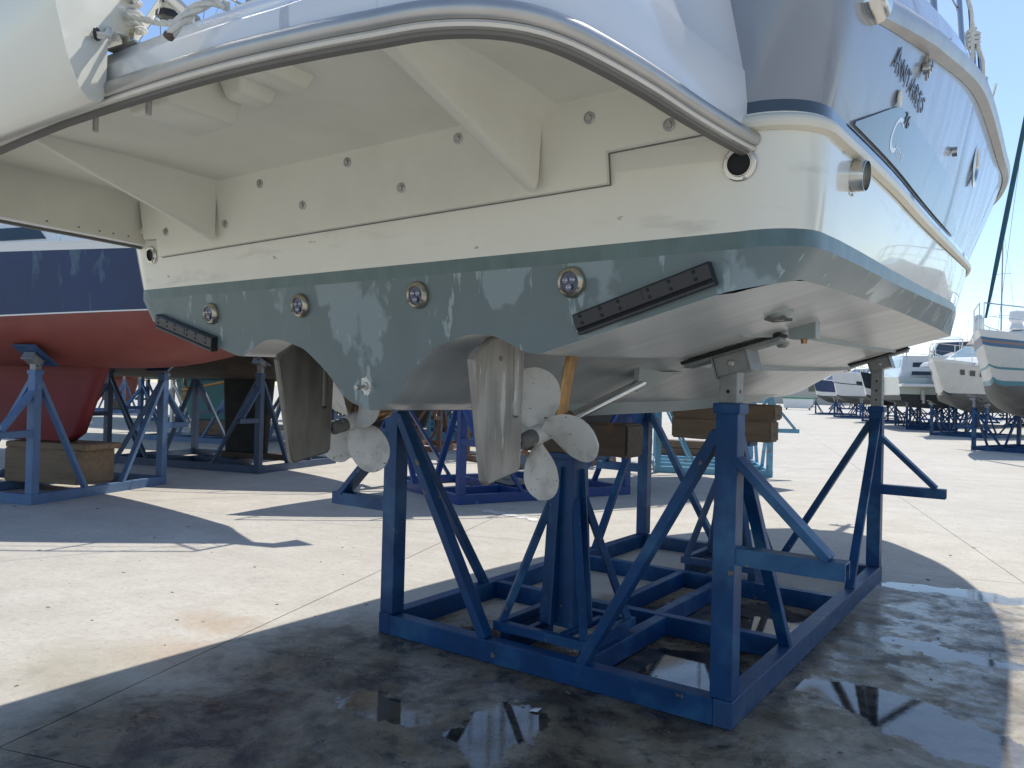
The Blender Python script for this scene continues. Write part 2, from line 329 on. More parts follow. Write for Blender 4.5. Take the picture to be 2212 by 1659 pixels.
    ol = rng(noise(1.7, 6, .7, off=61, dist=.5), .45, .62); c = mix(math_('MULTIPLY', math_('MULTIPLY', ol, wet), .6), c, (.36, .30, .17))
    c = mix(math_('MULTIPLY', dirtm, .88), c, (.056, .042, .026))
    moss = rng(noise(7, 6, .7, off=23), .52, .64); c = mix(math_('MULTIPLY', math_('MULTIPLY', moss, wet), .8), c, (.026, .028, .020))
    wetc = mix(1.0, c, (.50, .44, .35), 'MULTIPLY'); c = mix(wet, c, wetc)
    pudc = mix(1.0, c, (.50, .50, .50), 'MULTIPLY'); c = mix(puddle, c, pudc)
    L.new(c, b.inputs['Base Color'])
    r = rng(fine, .3, .7, .78, .9)
    def fmix(f, a, v):
        q = N(nt, 'ShaderNodeMix', data_type='FLOAT'); L.new(f, q.inputs[0]); L.new(a, q.inputs[2])
        if isinstance(v, float): q.inputs[3].default_value = v
        else: L.new(v, q.inputs[3])
        return q.outputs[0]
    wr = rng(noise(5, 5, .7, off=31), .42, .60, .14, .55)
    r = fmix(wet, r, wr); r = fmix(puddle, r, .025); L.new(r, b.inputs['Roughness'])
    h = math_('ADD', math_('MULTIPLY', fine, .6), math_('MULTIPLY', sp, .4))
    bp = N(nt, 'ShaderNodeBump'); bp.inputs['Distance'].default_value = .006
    L.new(h, bp.inputs['Height']); L.new(rng(puddle, 0, 1, .6, .03), bp.inputs['Strength']); L.new(bp.outputs[0], b.inputs['Normal'])
    return m
M['concrete'] = concrete()
g = MB(); g.add([(-900, -500, -.02), (900, -500, -.02), (900, 1500, -.02), (-900, 1500, -.02)], [(0, 1, 2, 3)])
ground = g.build('ground', 'concrete'); ground['kind'] = 'structure'
JO = Vector((-3.36, 1.34, 0)); D1 = Vector((-.305, .952, 0)).normalized(); D2 = Vector((D1.y, -D1.x, 0)); SL = 4.9
for i in range(-3, 9):
    for j in range(-8, 5):
        gp = .0026 + random.random() * .0016
        a = JO + D1 * (i * SL + gp) + D2 * (j * SL + gp); e = SL - 2 * gp
        zt = random.uniform(-.0015, .0)
        q = [a, a + D2 * e, a + D2 * e + D1 * e, a + D1 * e]
        s_ = MB(); s_.add([(p.x, p.y, zt) for p in q] + [(p.x, p.y, -.019) for p in q], [(0, 1, 2, 3), (0, 4, 5, 1), (1, 5, 6, 2), (2, 6, 7, 3), (3, 7, 4, 0)])
        s_.build('concrete_slab', 'concrete', ground, bevel=0)
# worn painted mark on the slab
pm = MB(); rows = []
for k in range(15):
    t = k / 14; p = Vector((-5.6, 7.42, .003)).lerp(Vector((-4.7, 7.27, .003)), t); w = .10 + .05 * math.sin(k * 2.1) + .03 * random.random()
    rows.append([(p.x, p.y - w * .6, .003), (p.x, p.y + w * .6, .003)])
pm.grid(rows); o = pm.build('painted_mark', 'paintmark', ground)

# ================================================================== main motor boat
CX = -2.105
boat = thing('motor_yacht', 'white and grey motor yacht with twin propellers propped on blue steel cradle', 'motor yacht', (CX, 2.0, 0))
BO = Vector((CX, 2.0, 0))
def W(p): return (p[0] - BO.x, p[1] - BO.y, p[2])     # world -> boat local
class BM(MB):                                           # builder that takes world points
    def build(s, name, m, parent=None, smooth=None, bevel=0):
        s.v = [W(v) for v in s.v]
        return MB.build(s, name, m, parent if parent is not None else boat, smooth, bevel)
def yt(z): return 2.0 - .15 * (z - 1.77)
keelz = curve([(1.8, 1.362), (2.6, 1.36), (4.5, 1.375), (6, 1.42), (7.5, 1.47), (8.6, 1.62), (9.4, 1.95), (10.2, 2.7), (10.8, 3.1), (11.35, 3.56)])
C_ch = curve([(1.8, 1.51, 1.75), (2.4, 1.53, 1.785), (3.57, 1.53, 1.833), (5, 1.52, 1.875), (6, 1.485, 1.91), (7, 1.40, 1.97), (8, 1.20, 2.08), (9, .80, 2.3), (9.6, .42, 2.5), (9.95, 0, 2.66)])
C_wl = curve([(1.8, 1.565, 1.872), (2.3, 1.59, 1.90), (3.1, 1.60, 1.928), (5, 1.585, 2.03), (6.2, 1.51, 2.11), (7.2, 1.40, 2.18), (8.4, 1.10, 2.30), (9.3, .66, 2.44), (9.9, .30, 2.6), (10.25, 0, 2.8)])
C_kn = curve([(1.8, 1.60, 2.168), (3, 1.655, 2.18), (4.2, 1.66, 2.225), (5.5, 1.625, 2.33), (6.5, 1.555, 2.44), (8, 1.34, 2.58), (9.2, .92, 2.72), (10, .5, 2.85), (10.65, 0, 3.0)])
C_sh = curve([(1.8, 1.655, 2.40), (2.75, 1.735, 2.60), (4.1, 1.785, 2.86), (6, 1.765, 3.05), (7, 1.735, 3.21), (8, 1.655, 3.32), (9, 1.48, 3.40), (10, 1.14, 3.47), (10.6, .80, 3.51), (11.1, .42, 3.54), (11.35, 0, 3.56)])
C_bw = curve([(1.8, 1.63, 2.58), (2.75, 1.70, 2.79), (4.1, 1.74, 3.06), (6, 1.70, 3.27), (8, 1.58, 3.55), (9, 1.39, 3.63), (10, 1.06, 3.69), (10.6, .73, 3.73), (11.1, .37, 3.76), (11.35, 0, 3.77)])
YEND = {id(C_ch): 9.95, id(C_wl): 10.25, id(C_kn): 10.65, id(C_sh): 11.35, id(C_bw): 11.35}
RC = .17
NT, NA, NS = 64, 9, 64
bump_o = curve([(0, 0), (.09, 0), (.14, .016), (.21, .074), (.28, .112), (.36, .141), (.46, .142), (.56, .122), (.66, .064), (.73, .014), (.78, 0), (2, 0)])
def zbot(o, Y):
    hb, zc = C_ch(max(Y, 1.9)); kz = keelz(max(Y, 1.9)); q = min(abs(o) / max(hb, .02), 1)
    z = kz + (zc - kz) * q + .045 * math.sin(PI * q) * sstep(2.3, 4.0, Y) 
    if Y < 3.7: z += bump_o(abs(o)) * (1 - sstep(2.75, 3.5, Y))
    return z
def level_pts(C, scale_in=0.0):
    """half loop (starboard): transom centre -> corner -> bow; world coords"""
    hb0, z0 = C(1.95); y0 = yt(z0); pts = []
    for k in range(NT): pts.append((hb0 - RC) * k / NT); 
    res = [(o, y0, z0) for o in pts]
    hbR, zR = C(y0 + RC)
    for k in range(NA + 1):
        a = PI / 2 * k / NA
        res.append((hbR - RC + RC * math.sin(a), y0 + RC - RC * math.cos(a), z0 + (zR - z0) * k / NA))
    ye = YEND[id(C)]
    for k in range(1, NS + 1):
        t = k / NS; t = t * (1.0 - .25) + .25 * (1 - (1 - t) ** 2); Y = y0 + RC + (ye - y0 - RC) * t
        hb, z = C(Y); res.append((hb, Y, z))
    return res
def full(half):
    return [(CX - o, y, z) for o, y, z in reversed(half[1:])] + [(CX + o, y, z) for o, y, z in half]
L_ch, L_wl, L_kn, L_sh, L_bw = [level_pts(c) for c in (C_ch, C_wl, C_kn, C_sh, C_bw)]
# lower edge of the antifouling band: transom part follows the bottom profile (with the propeller tunnels)
low = []
for k, (o, y, z) in enumerate(L_ch):
    if k < NT + 1:
        zz = zbot(o, 2.05); low.append((o, yt(zz), zz))
    else: low.append((o, y, z))
zc_corner = low[NT][2]
for k in range(NT + 1, NT + NA + 1):                       # blend round the corner
    o, y, z = low[k]; t = (k - NT) / NA; low[k] = (o, y, zc_corner * (1 - t) + L_ch[NT + NA][2] * t)
def band(A, B, n, bulge=0.0):
    rows = []
    for i in range(n + 1):
        t = i / n; rows.append(full([(a[0] + (b[0] - a[0]) * t + bulge * math.sin(PI * t), a[1] + (b[1] - a[1]) * t, a[2] + (b[2] - a[2]) * t) for a, b in zip(A, B)]))
    return rows
def lerpl(A, B, t): return [tuple(a[k] + (b[k] - a[k]) * t for k in range(3)) for a, b in zip(A, B)]
def flat_transom(rows):
    return rows
# the waterline strip just under the white is a darker coat
L_w2 = [(o, y + .15 * .045 if k <= NT else y, z - .045) for k, (o, y, z) in enumerate(L_wl)]
b = BM(); b.grid(band(low, L_w2, 5)); b.build('antifouling_band', 'af', smooth=35)
b = BM(); b.grid(band(L_w2, L_wl, 1)); b.build('waterline_stripe', 'af_top', smooth=35)
b = BM(); b.grid(band(L_wl, L_kn, 6, .004)); b.build('white_topside', 'scuffed', smooth=35)
L_k2 = lerpl(L_kn, L_sh, .0); L_s1 = [(o, y, z + .030) for o, y, z in L_kn]
b = BM(); b.grid(band(L_kn, L_s1, 1)); b.build('dark_stripe', 'stripe', smooth=35)
b = BM(); b.grid(band(L_s1, L_sh, 8, .006)); b.build('grey_topside', 'grey', smooth=35)
b = BM(); b.grid(band(L_sh, L_bw, 4)); b.build('bulwark', 'grey', smooth=35)
# bottom
rows = []
Ys = [0, .004, .015, .035, .07, .11, RC] + list(np.linspace(RC + .06, 1.8, 22)) + list(np.linspace(1.95, 7.4, 30)) + [7.6, 7.75, 7.85, 7.9]
for dy in Ys:
    row = []; n = 72
    for k in range(-n, n + 1):
        q = k / n
        hb, zc = C_ch(2.03 + dy)
        if dy < RC: hb = hb - RC + math.sqrt(max(RC**2 - (RC - dy)**2, 0))
        o = q * hb; z = zbot(o, 2.05 + dy) if dy > 0 else zbot(o, 2.05)
        Y = (yt(z) if dy == 0 else max(2.05, yt(z)) + dy)
        row.append((CX + o, Y, z))
    rows.append(row)
b = BM(); b.grid(rows); b.build('hull_bottom', 'af_bot_lit', smooth=50)
# keel strip under the hull
b = BM(); rings = []
for k in range(26):
    Y = 2.55 + k * .19; top = zbot(0, Y) + .02; d = .065 * sstep(2.5, 3.3, Y) * (1 - sstep(6.2, 7.3, Y)) + .004
    w = .075; bt = zbot(.07, Y) - d
    rings.append([(CX - w, Y, zbot(.1, Y)), (CX - w * .6, Y, bt), (CX + w * .6, Y, bt), (CX + w, Y, zbot(.1, Y))])
b.loft(rings); b.build('keel_strip', 'af_tun', smooth=30)
# spray strakes
for sgn in (-1, 1):
    for q0, ya, yb in ((.40, 3.55, 8.6), (.70, 3.05, 8.3)):
        b = BM(); rings = []
        for k in range(33):
            Y = ya + (yb - ya) * k / 32; hb, zc = C_ch(Y); w = .055 * sstep(ya - .01, ya + .35, Y) + .002; o = q0 * hb; o2 = o + w
            z1 = zbot(o, Y); z2 = zbot(o2, Y)
            rings.append([(CX + sgn * (o - .01), Y, z1 + .006), (CX + sgn * o2, Y, z1 - .006), (CX + sgn * (o2 + .004), Y, z2 + .01)])
        b.loft(rings); b.build('spray_strake', 'af_tun', smooth=25)
# deck and wheelhouse (above the picture, they shade the yard)
b = BM(); rows = []
for k in range(NT + NA, NT + NA + NS + 1):
    o, y, z = L_bw[k]; rows.append([(CX - o + .01, y, z - .12), (CX, y, z - .09), (CX + o - .01, y, z - .12)])
b.grid(rows); b.build('deck', 'white')
b = BM()
prof = [(4.6, 2.9), (4.55, 4.55), (7.3, 4.62), (8.3, 4.0), (9.4, 3.55), (9.4, 3.3)]
b.prism([(CX - 1.25, y, z) for y, z in prof], (2.5, 0, 0)); wh = b.build('wheelhouse', 'white', bevel=.03)
for sgn in (-1, 1):
    b = BM(); b.prism([(CX + sgn * 1.252, y, z) for y, z in ((4.9, 3.7), (4.9, 4.35), (7.2, 4.4), (8.0, 3.9), (8.0, 3.75))], (sgn * .006, 0, 0)); b.build('side_window', 'glass', wh)
# moulded knuckle strip
def side_strip(name, m, Cf, dz0, dz1, proud, ya, yb, n=70, sides=(-1, 1), wrap=True, r=None):
    for sgn in sides:
        bb = BM(); rings = []
        pts = []
        half = level_pts(Cf)
        if wrap: seq = [p for p in half[NT - 3:] if p[1] <= yb]
        else: seq = [p for p in half[NT + NA:] if ya <= p[1] <= yb]
        for i, p in enumerate(seq):
            q0 = Vector(seq[max(i - 1, 0)]); q1 = Vector(seq[min(i + 1, len(seq) - 1)]); t = (q1 - q0).normalized()
            nrm = Vector((t.y, -t.x, 0)).normalized()
            P = Vector(p); tp = 1.0
            if i < 3 and not wrap: tp = .4 + .2 * i
            ring = []
            for (a, z) in ((-.004, dz0), (proud * .75 * tp, dz0 + (dz1 - dz0) * .12), (proud * tp, dz0 + (dz1 - dz0) * .4), (proud * tp, dz0 + (dz1 - dz0) * .65), (proud * .6 * tp, dz1 - (dz1 - dz0) * .1), (-.004, dz1)):
                c = P + nrm * a; ring.append((CX + sgn * c.x, c.y, P.z + z))
            rings.append(ring)
        bb.loft(rings); bb.build(name, m, smooth=40)
side_strip('moulded_strip', 'gel_trim', C_kn, -.045, -.004, .020, 0, 9.3)
side_strip('rub_rail', 'steel_dull', C_sh, -.03, .055, .045, 2.12, 11.3, wrap=False)
# rounded end of the rub rail
for sgn in (-1, 1):
    hb, z = C_sh(2.14); b = BM(); b.lathe([(.0, -.05), (.028, -.045), (.042, -.02), (.045, .03), (.045, .06)], (CX + sgn * (hb + .006), 2.14, z + .012), (0, 1, 0), 18); b.build('rail_end_cap', 'steel', smooth=40)

# --- swim platform -------------------------------------------------
outl = [(0, .925), (.6, .937), (.9, .957), (1.13, .985), (1.24, 1.022), (1.32, 1.085), (1.365, 1.17), (1.39, 1.29), (1.41, 1.46), (1.425, 1.67), (1.45, 1.9), (1.462, 1.955)]
def resample(pts, n):
    P = [Vector((a, b_, 0)) for a, b_ in pts]; Q = []
    for i in range(len(P) - 1):                     # catmull-rom
        p0 = P[max(i - 1, 0)]; p1 = P[i]; p2 = P[i + 1]; p3 = P[min(i + 2, len(P) - 1)]
        for k in range(12):
            t = k / 12; Q.append(.5 * ((2 * p1) + (p2 - p0) * t + (2 * p0 - 5 * p1 + 4 * p2 - p3) * t * t + (3 * p1 - p0 - 3 * p2 + p3) * t**3))
    Q.append(P[-1]); d = [0]
    for a, c in zip(Q, Q[1:]): d.append(d[-1] + (c - a).length)
    R = []
    for k in range(n + 1):
        t = d[-1] * k / n; i = min(max(int(np.searchsorted(d, t)) - 1, 0), len(Q) - 2); f = (t - d[i]) / max(d[i + 1] - d[i], 1e-9); R.append(Q[i].lerp(Q[i + 1], f))
    return R
HALF = resample(outl, 70)
def ploop(inset, zf):
    """open loop port transom -> starboard transom; inset inward, zf(o,s)->z"""
    res = []
    n = len(HALF)
    for i, p in enumerate(HALF):
        a = HALF[max(i - 1, 0)]; c = HALF[min(i + 1, n - 1)]; t = (c - a).normalized(); nr = Vector((t.y, -t.x, 0))
        if i == 0: nr = Vector((0, -1, 0))
        ins = inset(i / (n - 1)) if callable(inset) else inset
        q = p - nr * ins; res.append((max(q.x, 0 if i == 0 else .001), q.y, zf(p.x, i / (n - 1))))
    return [(CX - o, y, z) for o, y, z in reversed(res[1:])] + [(CX + o, y, z) for o, y, z in res]
def camb(o): return .03 * max(0, 1 - (o / 1.1) ** 2)
Z0 = 2.076
zl = lambda dz: (lambda o, s: Z0 + camb(o) + dz)
hc = lambda o, s: .055 + .05 + .10 * sstep(.35, .72, s)
ht = lambda o, s: .055 + .108 + .42 * sstep(.42, .80, s)
b = BM()
loops = [ploop(.055, zl(.25)), ploop(.055, zl(.03)), ploop(.052, zl(.012)), ploop(.04, zl(.004)), ploop(.03, zl(.004)), ploop(.018, zl(.02)), ploop(.012, zl(.06)),
         ploop(.012, lambda o, s: Z0 + camb(o) + hc(o, s) - .006), ploop(.016, lambda o, s: Z0 + camb(o) + hc(o, s) + .003), ploop(lambda s: .04 + .05 * sstep(.4, .7, s) * (1 - sstep(.78, .99, s)), lambda o, s: Z0 + camb(o) + .5 * hc(o, s) + .5 * ht(o, s)),
         ploop(lambda s: .045 + .12 * sstep(.4, .7, s) * (1 - sstep(.76, .99, s)), lambda o, s: Z0 + camb(o) + ht(o, s) - .012), ploop(lambda s: .06 + .12 * sstep(.4, .7, s) * (1 - sstep(.76, .99, s)), lambda o, s: Z0 + camb(o) + ht(o, s)), ploop(.30, lambda o, s: 2.31)]
b.grid(loops[1:]); pbody = b.build('swim_platform', 'gel_body', smooth=38)
# platform deck
b = BM(); half_n = len(HALF); lp = ploop(.30, lambda o, s: 2.31); m_ = len(lp); rows = [[lp[i], lp[m_ - 1 - i]] for i in range(m_ // 2 + 1)]
b.grid(rows); b.build('platform_deck', 'gel_body', pbody)
# underside: inner wall + ceiling + mounting flange
ZC = 2.288
def zund(y): return ZC
b = BM(); b.grid([ploop(.056, zl(.012)), ploop(.060, zl(.05)), ploop(.066, lambda o, s: ZC - .05), ploop(.074, lambda o, s: ZC - .018), ploop(.094, lambda o, s: ZC + .0)])
b.build('rim_inner_face', 'gel_under', pbody, smooth=40)
b = BM(); lp = ploop(.093, lambda o, s: 0); n2 = len(lp) // 2; rows = []
ylim = 1.899
for i in range(n2 + 1):
    x0_, y0_, _ = lp[n2 + i]; y0_ = min(y0_, ylim)
    rows.append([(x0_, y0_ + (ylim - y0_) * k / 12, ZC - .0005 + .004 * math.sin(PI * k / 12)) for k in range(13)])
rowsL = [[(2 * CX - x, y, z) for x, y, z in r] for r in reversed(rows[1:])]
b.grid(rowsL + rows); b.build('platform_underside', 'gel_under', pbody, smooth=40)
# mounting flange (stepped panel bolted to the transom)
FO = .026
def ft(x, z, off=FO): return (x, yt(z) - off, z)
poly = [(-3.47, 2.105), (-3.365, 2.098), (-3.365, 2.018), (-1.055, 2.045), (-1.055, 2.132), (-.70, 2.138), (-.70, 2.29), (-3.47, 2.29)]
b = BM(); b.prism([ft(x, z) for x, z in poly], (0, FO + .012, 0)); b.build('mounting_flange', 'gel_under', pbody, bevel=.0012)
cx0 = sum(p[0] for p in poly) / len(poly)
b = BM(); b.prism([ft(x + (.0012 if x > cx0 else -.0012) * (-1 if abs(x + 1.055) < .01 and 0 else 1), z - .0018 if z < 2.2 else z, .008) for x, z in poly], (0, .02, 0)); b.build('sealant_joint', 'gap', pbody)
# ribs (triangular gussets with a rounded lower edge)
for xr in (CX - .80, CX + .81):
    b = BM(); rings = []; sg = 1 if xr > CX else -1
    for k in range(22):
        t = k / 21; y = 1.16 + (1.905 - 1.16) * t; zb_ = ZC - .004 + (2.048 - ZC) * t ** 1.0; zt_ = ZC + .004; h_ = zt_ - zb_
        hw = min(.021, h_ * .5 + .004); fl = min(.05, h_ * .4)
        rings.append([(xr - sg * (hw + fl * .5), y, zt_), (xr - sg * hw * 1.05, y, zt_ - fl * .45), (xr - sg * hw, y, zb_ + h_ * .12), (xr - sg * hw * .75, y, zb_ + min(.006, h_ * .03)), (xr, y, zb_), (xr + sg * hw * .75, y, zb_ + min(.006, h_ * .03)), (xr + sg * (hw + .004), y, zb_ + h_ * .12), (xr + sg * (hw + .012), y, zt_ - fl), (xr + sg * (hw + .02 + fl * .5), y, zt_ - fl * .3), (xr + sg * (hw + .03 + fl), y, zt_)])
    b.loft(rings); b.build('support_rib', 'gel_under', pbody, smooth=55)
# moulded pocket under the platform
b = BM()
def rbox(bb, x0, x1, y0, y1, z0, z1, tap):
    bb.loft([[(x0, y0, z1), (x1, y0, z1), (x1, y1, z1), (x0, y1, z1)], [(x0 + tap, y0 + tap, z0), (x1 - tap, y0 + tap, z0), (x1 - tap, y1 - tap, z0), (x0 + tap, y1 - tap, z0)]])
rbox(b, -2.12, -1.87, 1.08, 1.34, 2.17, 2.30, .03); rbox(b, -1.88, -1.76, 1.22, 1.37, 2.215, 2.30, .025); rbox(b, -1.78, -1.66, 1.20, 1.40, 2.25, 2.30, .02)
b.build('moulded_pocket', 'gel_under', pbody, smooth=60, bevel=.012)
for x, y in ((-2.02, .985), (-1.78, .99)):
    b = BM(); b.tube([(x, y, 2.12), (x, y, 2.083)], .0075, 8); b.build('stud_bolt', 'steel_dull', pbody)
# steel rubbing rail round the platform, light strip below and a dark strip painting the gap's shade
def sweep(name, m, prof, zb):
    b = BM(); loops_ = [ploop(-px, (lambda o, s, pz=pz: zb + camb(o) + pz)) for px, pz in prof]; loops_.append(loops_[0]); b.grid(loops_)
    n_ = len(loops_[0])
    for e in (0, n_ - 1):
        b.add([l[e] for l in loops_[:-1]], [tuple(range(len(prof)))])
    return b.build(name, m, pbody, smooth=40)
sweep('steel_rub_rail', 'steel_dull', [(-.014, .052), (.002, .052), (.011, .047), (.017, .039), (.019, .030), (.017, .021), (.010, .014), (-.002, .012), (-.014, .012)], Z0)
sweep('rail_strip', 'alu_strip', [(-.016, .012), (.006, .0115), (.008, .006), (.004, .0005), (-.016, .0)], Z0)
sweep('gap_shade', 'gap', [(-.030, .001), (-.008, -.0005), (-.011, -.0065), (-.030, -.0065)], Z0)
# bolts on the flange
for x, z in ((-1.10, 2.23), (-.86, 2.17), (-1.58, 2.25), (-2.09, 2.25), (-1.84, 2.13), (-2.59, 2.24), (-2.35, 2.13), (-2.84, 2.11), (-3.28, 2.12), (-1.35, 2.11)):
    b = BM(); c = ft(x, z, FO + .0); b.lathe([(.0, .001), (.0175, 0), (.0175, .003), (.0135, .005), (.0135, .004)], c, (0, -1, -.15), 20); w_ = b.build('bolt_washer', 'steel_dull', pbody, smooth=30)
    b = BM(); b.lathe([(.010, .0), (.010, .009), (.0085, .0105)], c, (0, -1, -.15), 6); b.build('bolt_head', 'steel_dull', w_)
# small screws along the port rim
for y in (1.32, 1.5, 1.63, 1.72, 1.78, 1.85):
    b = BM(); b.lathe([(.004, 0), (.004, .003)], (CX - 1.42 + .058 + (1.9 - y) * .02, y, 2.105), (1, 0, 0), 8); b.build('screw', 'gap', pbody)

# --- transom fittings ----------------------------------------------
TN = Vector((0, -1, -.15)).normalized()
def tp(x, z, off=0): return Vector((x, yt(z), z)) + TN * off
for x, z in ((-1.20, 1.78), (-1.82, 1.772), (-2.44, 1.762), (-3.035, 1.752)):
    c = tp(x, z, -.002)
    b = BM(); b.lathe([(.046, 0), (.048, .006), (.046, .014), (.041, .021), (.034, .024), (.031, .021), (.030, .012)], c, TN, 32, cap=False); lt = b.build('underwater_light', 'bezel', smooth=50)
    b = BM(); b.lathe([(.0, .017), (.031, .017), (.031, .010)], c, TN, 24, cap=False); b.build('lens', 'lens', lt)
    for a in (PI / 2 + PI, PI / 6, PI - PI / 6):
        e = Vector((math.cos(a), 0, math.sin(a))) * .0145
        b = BM(); b.lathe([(.0105, .0175), (.0095, .022), (.006, .0185), (.003, .023), (.0005, .024)], c + e, TN, 16); b.build('led', 'led', lt, smooth=60)
    for a in (PI / 2, PI + PI / 6, -PI / 6):
        e = Vector((math.cos(a), 0, math.sin(a))) * .0385
        b = BM(); b.lathe([(.0038, .020), (.0032, .0235)], c + e, TN, 8); b.build('screw', 'gap', lt)
# trim-tab interceptors
def interceptor(pa, pb, flip):
    pa = Vector(pa); pb = Vector(pb); ax = (pb - pa).normalized(); dn = TN.cross(ax).normalized()
    if dn.z > 0: dn = -dn
    L_ = (pb - pa).length; hgt = .066
    R = Matrix((ax, TN, -dn)).transposed()
    c = pa + ax * L_ / 2 + dn * hgt / 2
    b = BM(); rings = []
    for e in (0, 1):
        q = pa + ax * L_ * e
        rings.append([q + TN * -.004, q + TN * .026, q + TN * .032 + dn * .006, q + TN * .032 + dn * (hgt * .70), q + TN * .024 + dn * (hgt * .76), q + TN * .024 + dn * (hgt * .8), q + TN * .03 + dn * (hgt * .85), q + TN * .03 + dn * hgt, q + TN * -.004 + dn * hgt])
    b.loft(rings); it = b.build('trim_interceptor', 'black_plastic', bevel=.002)
    for f in (.06, .22, .36, .58, .73, .90):
        for g_ in (.2, .52):
            q = pa + ax * L_ * f + dn * hgt * g_ + TN * .0322
            b = BM(); b.lathe([(.0055, 0), (.0055, .0012)], q, TN, 10); b.build('screw_hole', 'hole', it)
    b = BM(); b.box(pa + ax * L_ * .47 + dn * hgt * .36 + TN * .0325, (L_ * .13, .002, hgt * .42), R); b.build('cover_plate', 'black_plastic', it)
interceptor(tp(-1.19, 1.685), tp(-.765, 1.81), 1)
interceptor(tp(-3.43, 1.765), tp(-3.01, 1.65), -1)
# exhaust outlets
def exhaust(c, n, r, ln=.012, name='exhaust_outlet'):
    n = Vector(n).normalized()
    b = BM(); b.lathe([(r * 1.45, 0), (r * 1.45, .006), (r * 1.36, .008), (r * 1.1, .008), (r * 1.05, ln), (r, ln), (r, .0005)], c, n, 32, cap=False); ex = b.build(name, 'steel', smooth=35)
    b = BM(); b.lathe([(r * 1.0, .002), (.0, .002)], c, n, 24, cap=False); b.build('dark_bore', 'hole', ex)
    x = n.cross(Vector((0, 0, 1))).normalized(); y = x.cross(n)
    for a in (.5, 2.6, 4.4):
        q = Vector(c) + (x * math.cos(a) + y * math.sin(a)) * r * 1.27
        b = BM(); b.lathe([(.004, .008), (.0035, .011)], q, n, 8); b.build('screw', 'steel_dull', ex)
exhaust(tp(-.680, 2.050, .001), TN, .0305)
exhaust(tp(-3.455, 2.035, .001), TN, .0275)
hbk = C_wl(2.34)[0] * .4 + C_kn(2.34)[0] * .6
exhaust((CX + hbk - .002, 2.34, 2.085), (1, -.05, -.12), .041, .045, 'side_exhaust_outlet')
# drain stud with primer patch
c = tp(-2.115, 1.452, .0015); b = BM(); ring = []
for k in range(28): a = 2 * PI * k / 28; rr = .030 + random.uniform(-.004, .004); ring.append(c + Vector((math.cos(a) * rr * .85, 0, math.sin(a) * rr * 1.15)) + Vector((0, -.15 * -1 * math.sin(a) * rr * -1, 0)))
b.add(ring, [tuple(range(28))]); pt = b.build('primer_patch', 'primer')
b = BM(); b.lathe([(.0155, .001), (.0155, .008), (.011, .010)], c, TN, 16); b.lathe([(.007, .008), (.007, .035), (.0095, .036), (.0095, .050), (.005, .052)], c, TN, 10); b.build('drain_stud', 'steel_dull', pt, smooth=40)
# --- rudders, shafts, propellers, struts ----------------------------
PO = .505
def rudder(sgn, m):
    x = CX + sgn * PO; out_ = [(2.03, 1.575), (2.015, 1.55), (2.10, 1.135), (2.115, 1.12), (2.30, 1.155), (2.315, 1.17), (2.325, 1.66), (2.12, 1.63)]
    b = BM(); th = .016
    def ring(dx, ins):
        cy = sum(p[0] for p in out_) / len(out_); cz = sum(p[1] for p in out_) / len(out_)
        return [(x + dx, cy + (y - cy) * (1 - ins), cz + (z - cz) * (1 - ins * .6)) for y, z in out_]
    b.loft([ring(-th, .06), ring(-th * .6, .012), ring(th * .6, .012), ring(th, .06)]); rd = b.build('rudder', m, smooth=30)
    for side in (-1, 1):
        b = BM(); b.tube([(x + side * th * .95, 2.265, 1.655), (x + side * th * .95, 2.265, 1.36)], [.014, .014], 10); b.tube([(x + side * th * .95, 2.265, 1.36), (x + side * th * .6, 2.265, 1.345)], [.014, .004], 10); b.build('stock_rib', m, rd, smooth=50)
        b = BM(); b.lathe([(.009, 0), (.008, .004)], (x + side * th, 2.17, 1.56), (side, 0, 0), 12); b.build('bolt_head', 'rudder_d', rd)
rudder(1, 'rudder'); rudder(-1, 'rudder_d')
SD = Vector((0, 1, .245)).normalized()                     # shaft direction, forward and up
def blade_mesh(bb, hub, rot, hand, R=.262):
    """one propeller blade as a thin lofted surface: r from hub to tip, pitch twist"""
    ax = SD; x = Vector((1, 0, 0)); z = x.cross(ax).normalized() * 1.0
    if z.z < 0: z = -z
    a = rot; rad = x * math.sin(a) + z * math.cos(a); tan = (x * math.cos(a) - z * math.sin(a))
    top = []; bot = []
    prof = curve([(.12, .10), (.2, .15), (.35, .24), (.55, .315), (.72, .33), (.86, .29), (.94, .215), (.985, .11), (1.0, .03)])
    rs = [.12, .17, .23, .3, .38, .46, .55, .64, .72, .8, .87, .925, .965, .99, 1.0]
    nC = 8
    for r_ in rs:
        cw = prof(r_) * R * 1.22; rr = r_ * R; pitch_a = math.atan2(.36 / (2 * PI), rr * 1.0 + .015)
        skew = .05 * (r_ ** 2) * hand; rowt = []; rowb = []
        for k in range(nC + 1):
            u = (k / nC - .5) * 2 * cw
            th = .0095 * (1 - r_ * .72) * (1 - (k / nC * 2 - 1) ** 2) + .0012
            t_off = u * math.cos(pitch_a) + skew; a_off = u * math.sin(pitch_a) * hand + .02 * r_ * -1
            ang = t_off / max(rr, .03); ang = max(-1.25, min(1.25, ang))
            P = hub + (rad * math.cos(ang) + tan * math.sin(ang)) * rr + ax * a_off
            rowt.append(P - ax * th); rowb.append(P + ax * th)
        top.append(rowt); bot.append(rowb)
    rings = [t_ + b_[::-1] for t_, b_ in zip(top, bot)]
    bb.loft(rings)
